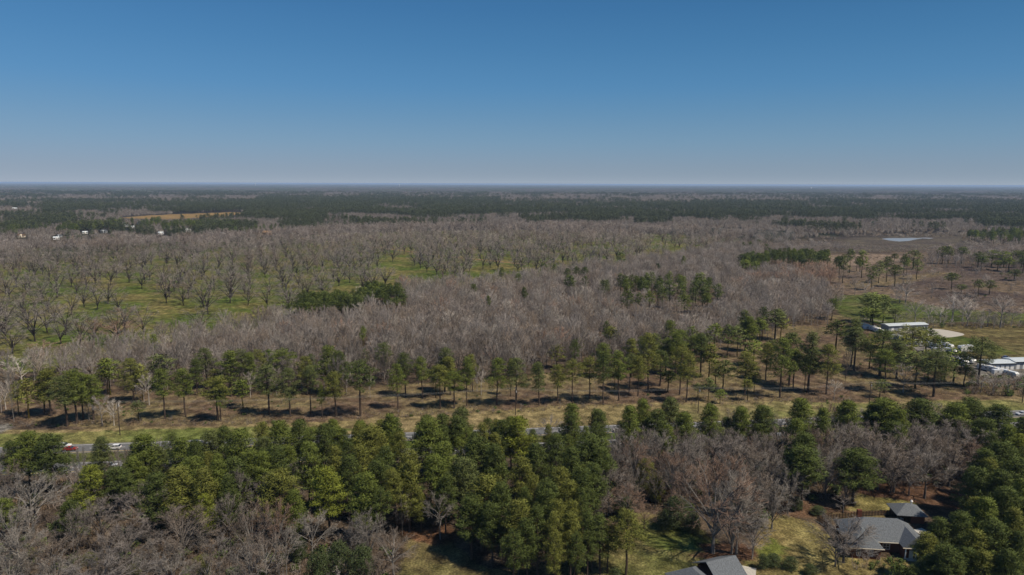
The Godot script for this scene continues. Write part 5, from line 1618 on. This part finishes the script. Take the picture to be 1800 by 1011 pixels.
func far_cover(px: float, py: float, p: Vector3) -> String:
	# what grows at this ground point of the far plain
	var n := noise_c.get_noise_2d(p.x * 0.9, p.z * 0.9)
	var fine := noise_a.get_noise_2d(p.x * 0.4, p.z * 0.4)
	var share := 0.3
	py += (fine * 14.0 + n * 12.0) * clampf((py - 325.0) / 45.0, 0.15, 1.0)
	if py < 336:
		share = 0.26
	elif px < 450:
		share = 0.10 if py > 412 else 0.34 if py > 383 else 0.14 if py > 374 else (0.52 if px > 75 else 0.2) if py > 355 else 0.10 if py > 344 else 0.36
	elif px < 880:
		share = 0.10 if py > 394 else 0.34 if py > 380 else 0.56 if py > 350 else 0.26 if py > 341 else 0.2
	elif px < 1350:
		share = 0.08 if py > 394 else 0.34 if py > 385 else 0.50 if py > 356 else 0.06 if py > 343 else 0.26
	else:
		share = 0.10 if py > 396 else 0.34 if py > 386 else 0.46 if py > 354 else 0.14 if py > 345 else 0.32
	return "pine" if 0.5 + n * 0.75 + fine * 0.5 + rng.randf_range(-0.24, 0.24) < share else "bare"


func make_far_forest() -> void:
	var pine_sets := []
	var bare_sets := []
	for k in 4:
		pine_sets.append([[], []])
		bare_sets.append([[], []])
	var golden := area([200, 390, 215, 382, 240, 380, 300, 377, 412, 373, 445, 374.5, 420, 386, 300, 392])
	var marsh := area([1390, 440, 1400, 420, 1540, 412, 1700, 408, 1840, 410, 1840, 436, 1640, 440])
	var open := area([-600, 700, -600, 440, 0, 440, 300, 424, 450, 412, 620, 404, 900, 399, 1300, 402, 1400, 412, 1390, 440, 1700, 436, 1840, 434, 2400, 430, 2400, 760])
	var d := 900.0
	while d < 7500.0:
		var gap := maxf(9.5, d * 0.0052)
		var half := d * 0.80 + 60.0
		var x := -half
		while x < half:
			var p := Vector3(x + rng.randf() * gap, 0, -d - rng.randf() * gap)
			x += gap * (0.9 if d < 2500 else 1.1)
			var q := Vector2(p.x, p.z)
			if Geometry2D.is_point_in_polygon(q, open) or Geometry2D.is_point_in_polygon(q, golden):
				continue
			var s := seen_at(p)
			if s.x < -30 or s.x > 1830:
				continue
			var wet := Geometry2D.is_point_in_polygon(q, marsh)
			if wet and (rng.randf() < 0.75 or s.y > 417.0 and s.x > 1470.0 and s.x < 1690.0):
				continue
			if before_house(q):
				continue
			if noise_c.get_noise_2d(p.x * 1.7 - 3000.0, p.z * 1.7) > 0.42 and rng.randf() < 0.9:
				continue
			var kind := far_cover(s.x, s.y, p)
			if wet: kind = "bare"
			var big := maxf(1.0, gap / 11.0)
			var k := rng.randi() % 4
			var f := rng.randf_range(0.78, 1.15)
			if kind == "pine":
				var h := rng.randf_range(17, 25)
				pine_sets[k][0].append(Transform3D(Basis(Vector3.UP, rng.randf() * TAU).scaled(Vector3(big * 1.05, h / PINE_H, big * 1.05)), p))
				pine_sets[k][1].append(Color(0.100, 0.111, 0.064) * f)
			else:
				var h := rng.randf_range(10, 16) * (0.5 if wet else 1.0)
				var b := big * rng.randf_range(0.8, 1.1)
				bare_sets[k][0].append(Transform3D(Basis(Vector3.UP, rng.randf() * TAU).scaled(Vector3(b, h / BARE_H, b)), p))
				var tone: Array = BARE_TONES[[0, 0, 4, 2, 1][rng.randi() % 5]]
				bare_sets[k][1].append(Color(tone[0], tone[1], tone[2]) * f * 0.66)
		d += gap * 0.95
	var po := base("far_pine_forest", Vector3.ZERO)
	tag(po, "dark blue green belt of far pine forest below the horizon", "forest", "", "stuff")
	var bo := base("far_bare_forest", Vector3.ZERO)
	tag(bo, "grey leafless far forest between the orchard and the horizon", "forest", "", "stuff")
	var total := 0
	for k in 4:
		scatter("trees", far_pines[k], pine_sets[k][0], pine_sets[k][1], po)
		scatter("trees", far_bares[k], bare_sets[k][0], bare_sets[k][1], bo)
		total += pine_sets[k][0].size() + bare_sets[k][0].size()
	print("far trees ", total)
	# beyond: canopy of whole groves
	var grove := Shape.new()
	var r := RandomNumberGenerator.new()
	r.seed = 77
	for i in 34:
		var c := Vector3(r.randf_range(-1, 1) * 68.0, 0, r.randf_range(-1, 1) * 34.0)
		var h := r.randf_range(12, 23)
		var w := r.randf_range(9, 16)
		var t: float = r.randf_range(0.75, 1.0)
		var sides := 6
		for j in sides:
			var a := TAU * j / sides
			var b := TAU * (j + 1) / sides
			var a3 := Vector3(cos(a), 0, sin(a))
			var b3 := Vector3(cos(b), 0, sin(b))
			grove.quad(c + a3 * w, c + b3 * w, c + b3 * w * 0.8 + Vector3(0, h * 0.7, 0), c + a3 * w * 0.8 + Vector3(0, h * 0.7, 0), a3 + b3, Color(t, t, t))
			grove.tri(c + a3 * w * 0.8 + Vector3(0, h * 0.7, 0), c + b3 * w * 0.8 + Vector3(0, h * 0.7, 0), c + Vector3(r.randfn(), h, r.randfn()), Vector3.UP, Color(t, t, t))
	var gm := grove.mesh()
	var where := []
	var tint := []
	d = 7000.0
	while d < 36000.0:
		var gap := maxf(120.0, d * 0.0105)
		var x := -d * 0.82
		while x < d * 0.82:
			var p := Vector3(x + r.randf() * gap, 0, -d - r.randf() * gap)
			x += gap * 1.2
			var far := noise_c.get_noise_2d(p.x * 0.45, p.z * 0.6)
			if r.randf() < 0.15 or noise_c.get_noise_2d(p.x * 1.3 + 4000.0, p.z * 1.3) > 0.36:
				continue
			p.y = noise_c.get_noise_2d(p.x * 0.3, p.z * 0.3) * 7.0 * smoothstep(1800.0, 9000.0, -p.z)
			where.append(Transform3D(Basis(Vector3.UP, r.randf_range(-.4, .4)).scaled(Vector3(1.0, r.randf_range(0.8, 1.0), 1.0)), p))
			tint.append((Color(0.066, 0.080, 0.052) if far > 0.02 else Color(0.105, 0.096, 0.092)) * r.randf_range(0.75, 1.15))
		d += gap * 0.55
	var go := base("horizon_woods", Vector3.ZERO)
	tag(go, "hazy blue woods that close the plain at the horizon", "woods", "", "stuff")
	scatter("groves", gm, where, tint, go)
	print("groves ", where.size())


func make_undergrowth() -> void:
	var twiggy := []
	var leafy := []
	for k in 3:
		var s := Shape.new()
		brush_shape(s, 40 + k, 2.2, 1.6, 16, false)
		twiggy.append(s.mesh())
		s = Shape.new()
		brush_shape(s, 50 + k, 1.6, 1.4, 12, true)
		leafy.append(s.mesh())
	var dry := base("dry_brush", Vector3.ZERO)
	tag(dry, "brown leafless brush under the trees and along the verge edge", "brush", "", "stuff")
	var green := base("green_undergrowth", Vector3.ZERO)
	tag(green, "low green undergrowth beneath the near trees and along the road", "undergrowth", "", "stuff")
	var areas := [
		[[-60, 1050, -60, 842, 300, 845, 560, 930, 690, 960, 690, 1050], 2.6, 0.8, 0.16, 1.0],
		[[250, 842, 900, 824, 1100, 812, 1100, 900, 880, 960, 700, 890, 500, 930], 3.2, 0.5, 0.3, 1.0],
		[[1060, 850, 1180, 795, 1720, 762, 1720, 850, 1500, 860, 1340, 920, 1200, 900], 3.0, 0.75, 0.2, 1.0],
		[[0, 752, 0, 741, 450, 737, 900, 712, 1300, 697, 1500, 700, 1500, 709, 1200, 714, 900, 726, 450, 748], 1.9, 0.6, 0.02, 0.5],
		[[0, 741, 0, 655, 250, 686, 620, 686, 900, 668, 1300, 592, 1500, 552, 1700, 660, 1800, 690, 1500, 700, 1300, 697, 900, 712, 450, 737], 3.6, 0.45, 0.05, 0.45],
		[[1700, 665, 1840, 665, 1840, 697, 1700, 697], 3.0, 0.75, 0.25, 1.2],
		[[900, 800, 1840, 748, 1840, 760, 900, 815], 3.0, 0.3, 0.5, 1.2],
		[[1340, 925, 1370, 905, 1440, 905, 1490, 945, 1480, 948, 1430, 912, 1370, 912], 1.6, 0.45, 0.0, 0.45],
		[[1500, 985, 1590, 985, 1590, 1000, 1500, 1005], 1.8, 0.3, 0.5, 0.6],
		[[1480, 575, 1840, 566, 1840, 576, 1600, 579], 4.0, 0.6, 0.1, 1.0],
		[[1390, 462, 1700, 440, 1840, 440, 1840, 540, 1660, 530, 1480, 505], 9.0, 0.6, 0.03, 0.9],
	]
	var sets := []
	for k in 6:
		sets.append([[], []])
	for a in areas:
		var poly := area(a[0])
		var b := box_of(poly)
		var x := b.position.x
		while x < b.end.x:
			var z := b.position.y
			while z < b.end.y:
				var p := Vector2(x + rng.randf() * a[1], z + rng.randf() * a[1])
				z += a[1]
				var u := rng.randf()
				if u > a[2] + a[3] or not Geometry2D.is_point_in_polygon(p, poly):
					continue
				var is_green: bool = u > a[2]
				var k := rng.randi() % 3 + (3 if is_green else 0)
				var s: float = a[4] * rng.randf_range(0.6, 1.5)
				sets[k][0].append(Transform3D(Basis(Vector3.UP, rng.randf() * TAU).scaled(Vector3(s, s, s)), Vector3(p.x, 0, p.y)))
				var f := rng.randf_range(0.8, 1.15)
				sets[k][1].append((Color(0.085, 0.115, 0.035) if is_green else [Color(0.20, 0.155, 0.125), Color(0.24, 0.17, 0.11), Color(0.21, 0.18, 0.16)][rng.randi() % 3]) * f)
			x += a[1]
	var total := 0
	for k in 6:
		scatter("brush", twiggy[k] if k < 3 else leafy[k - 3], sets[k][0], sets[k][1], dry if k < 3 else green)
		total += sets[k][0].size()
	print("brush ", total)
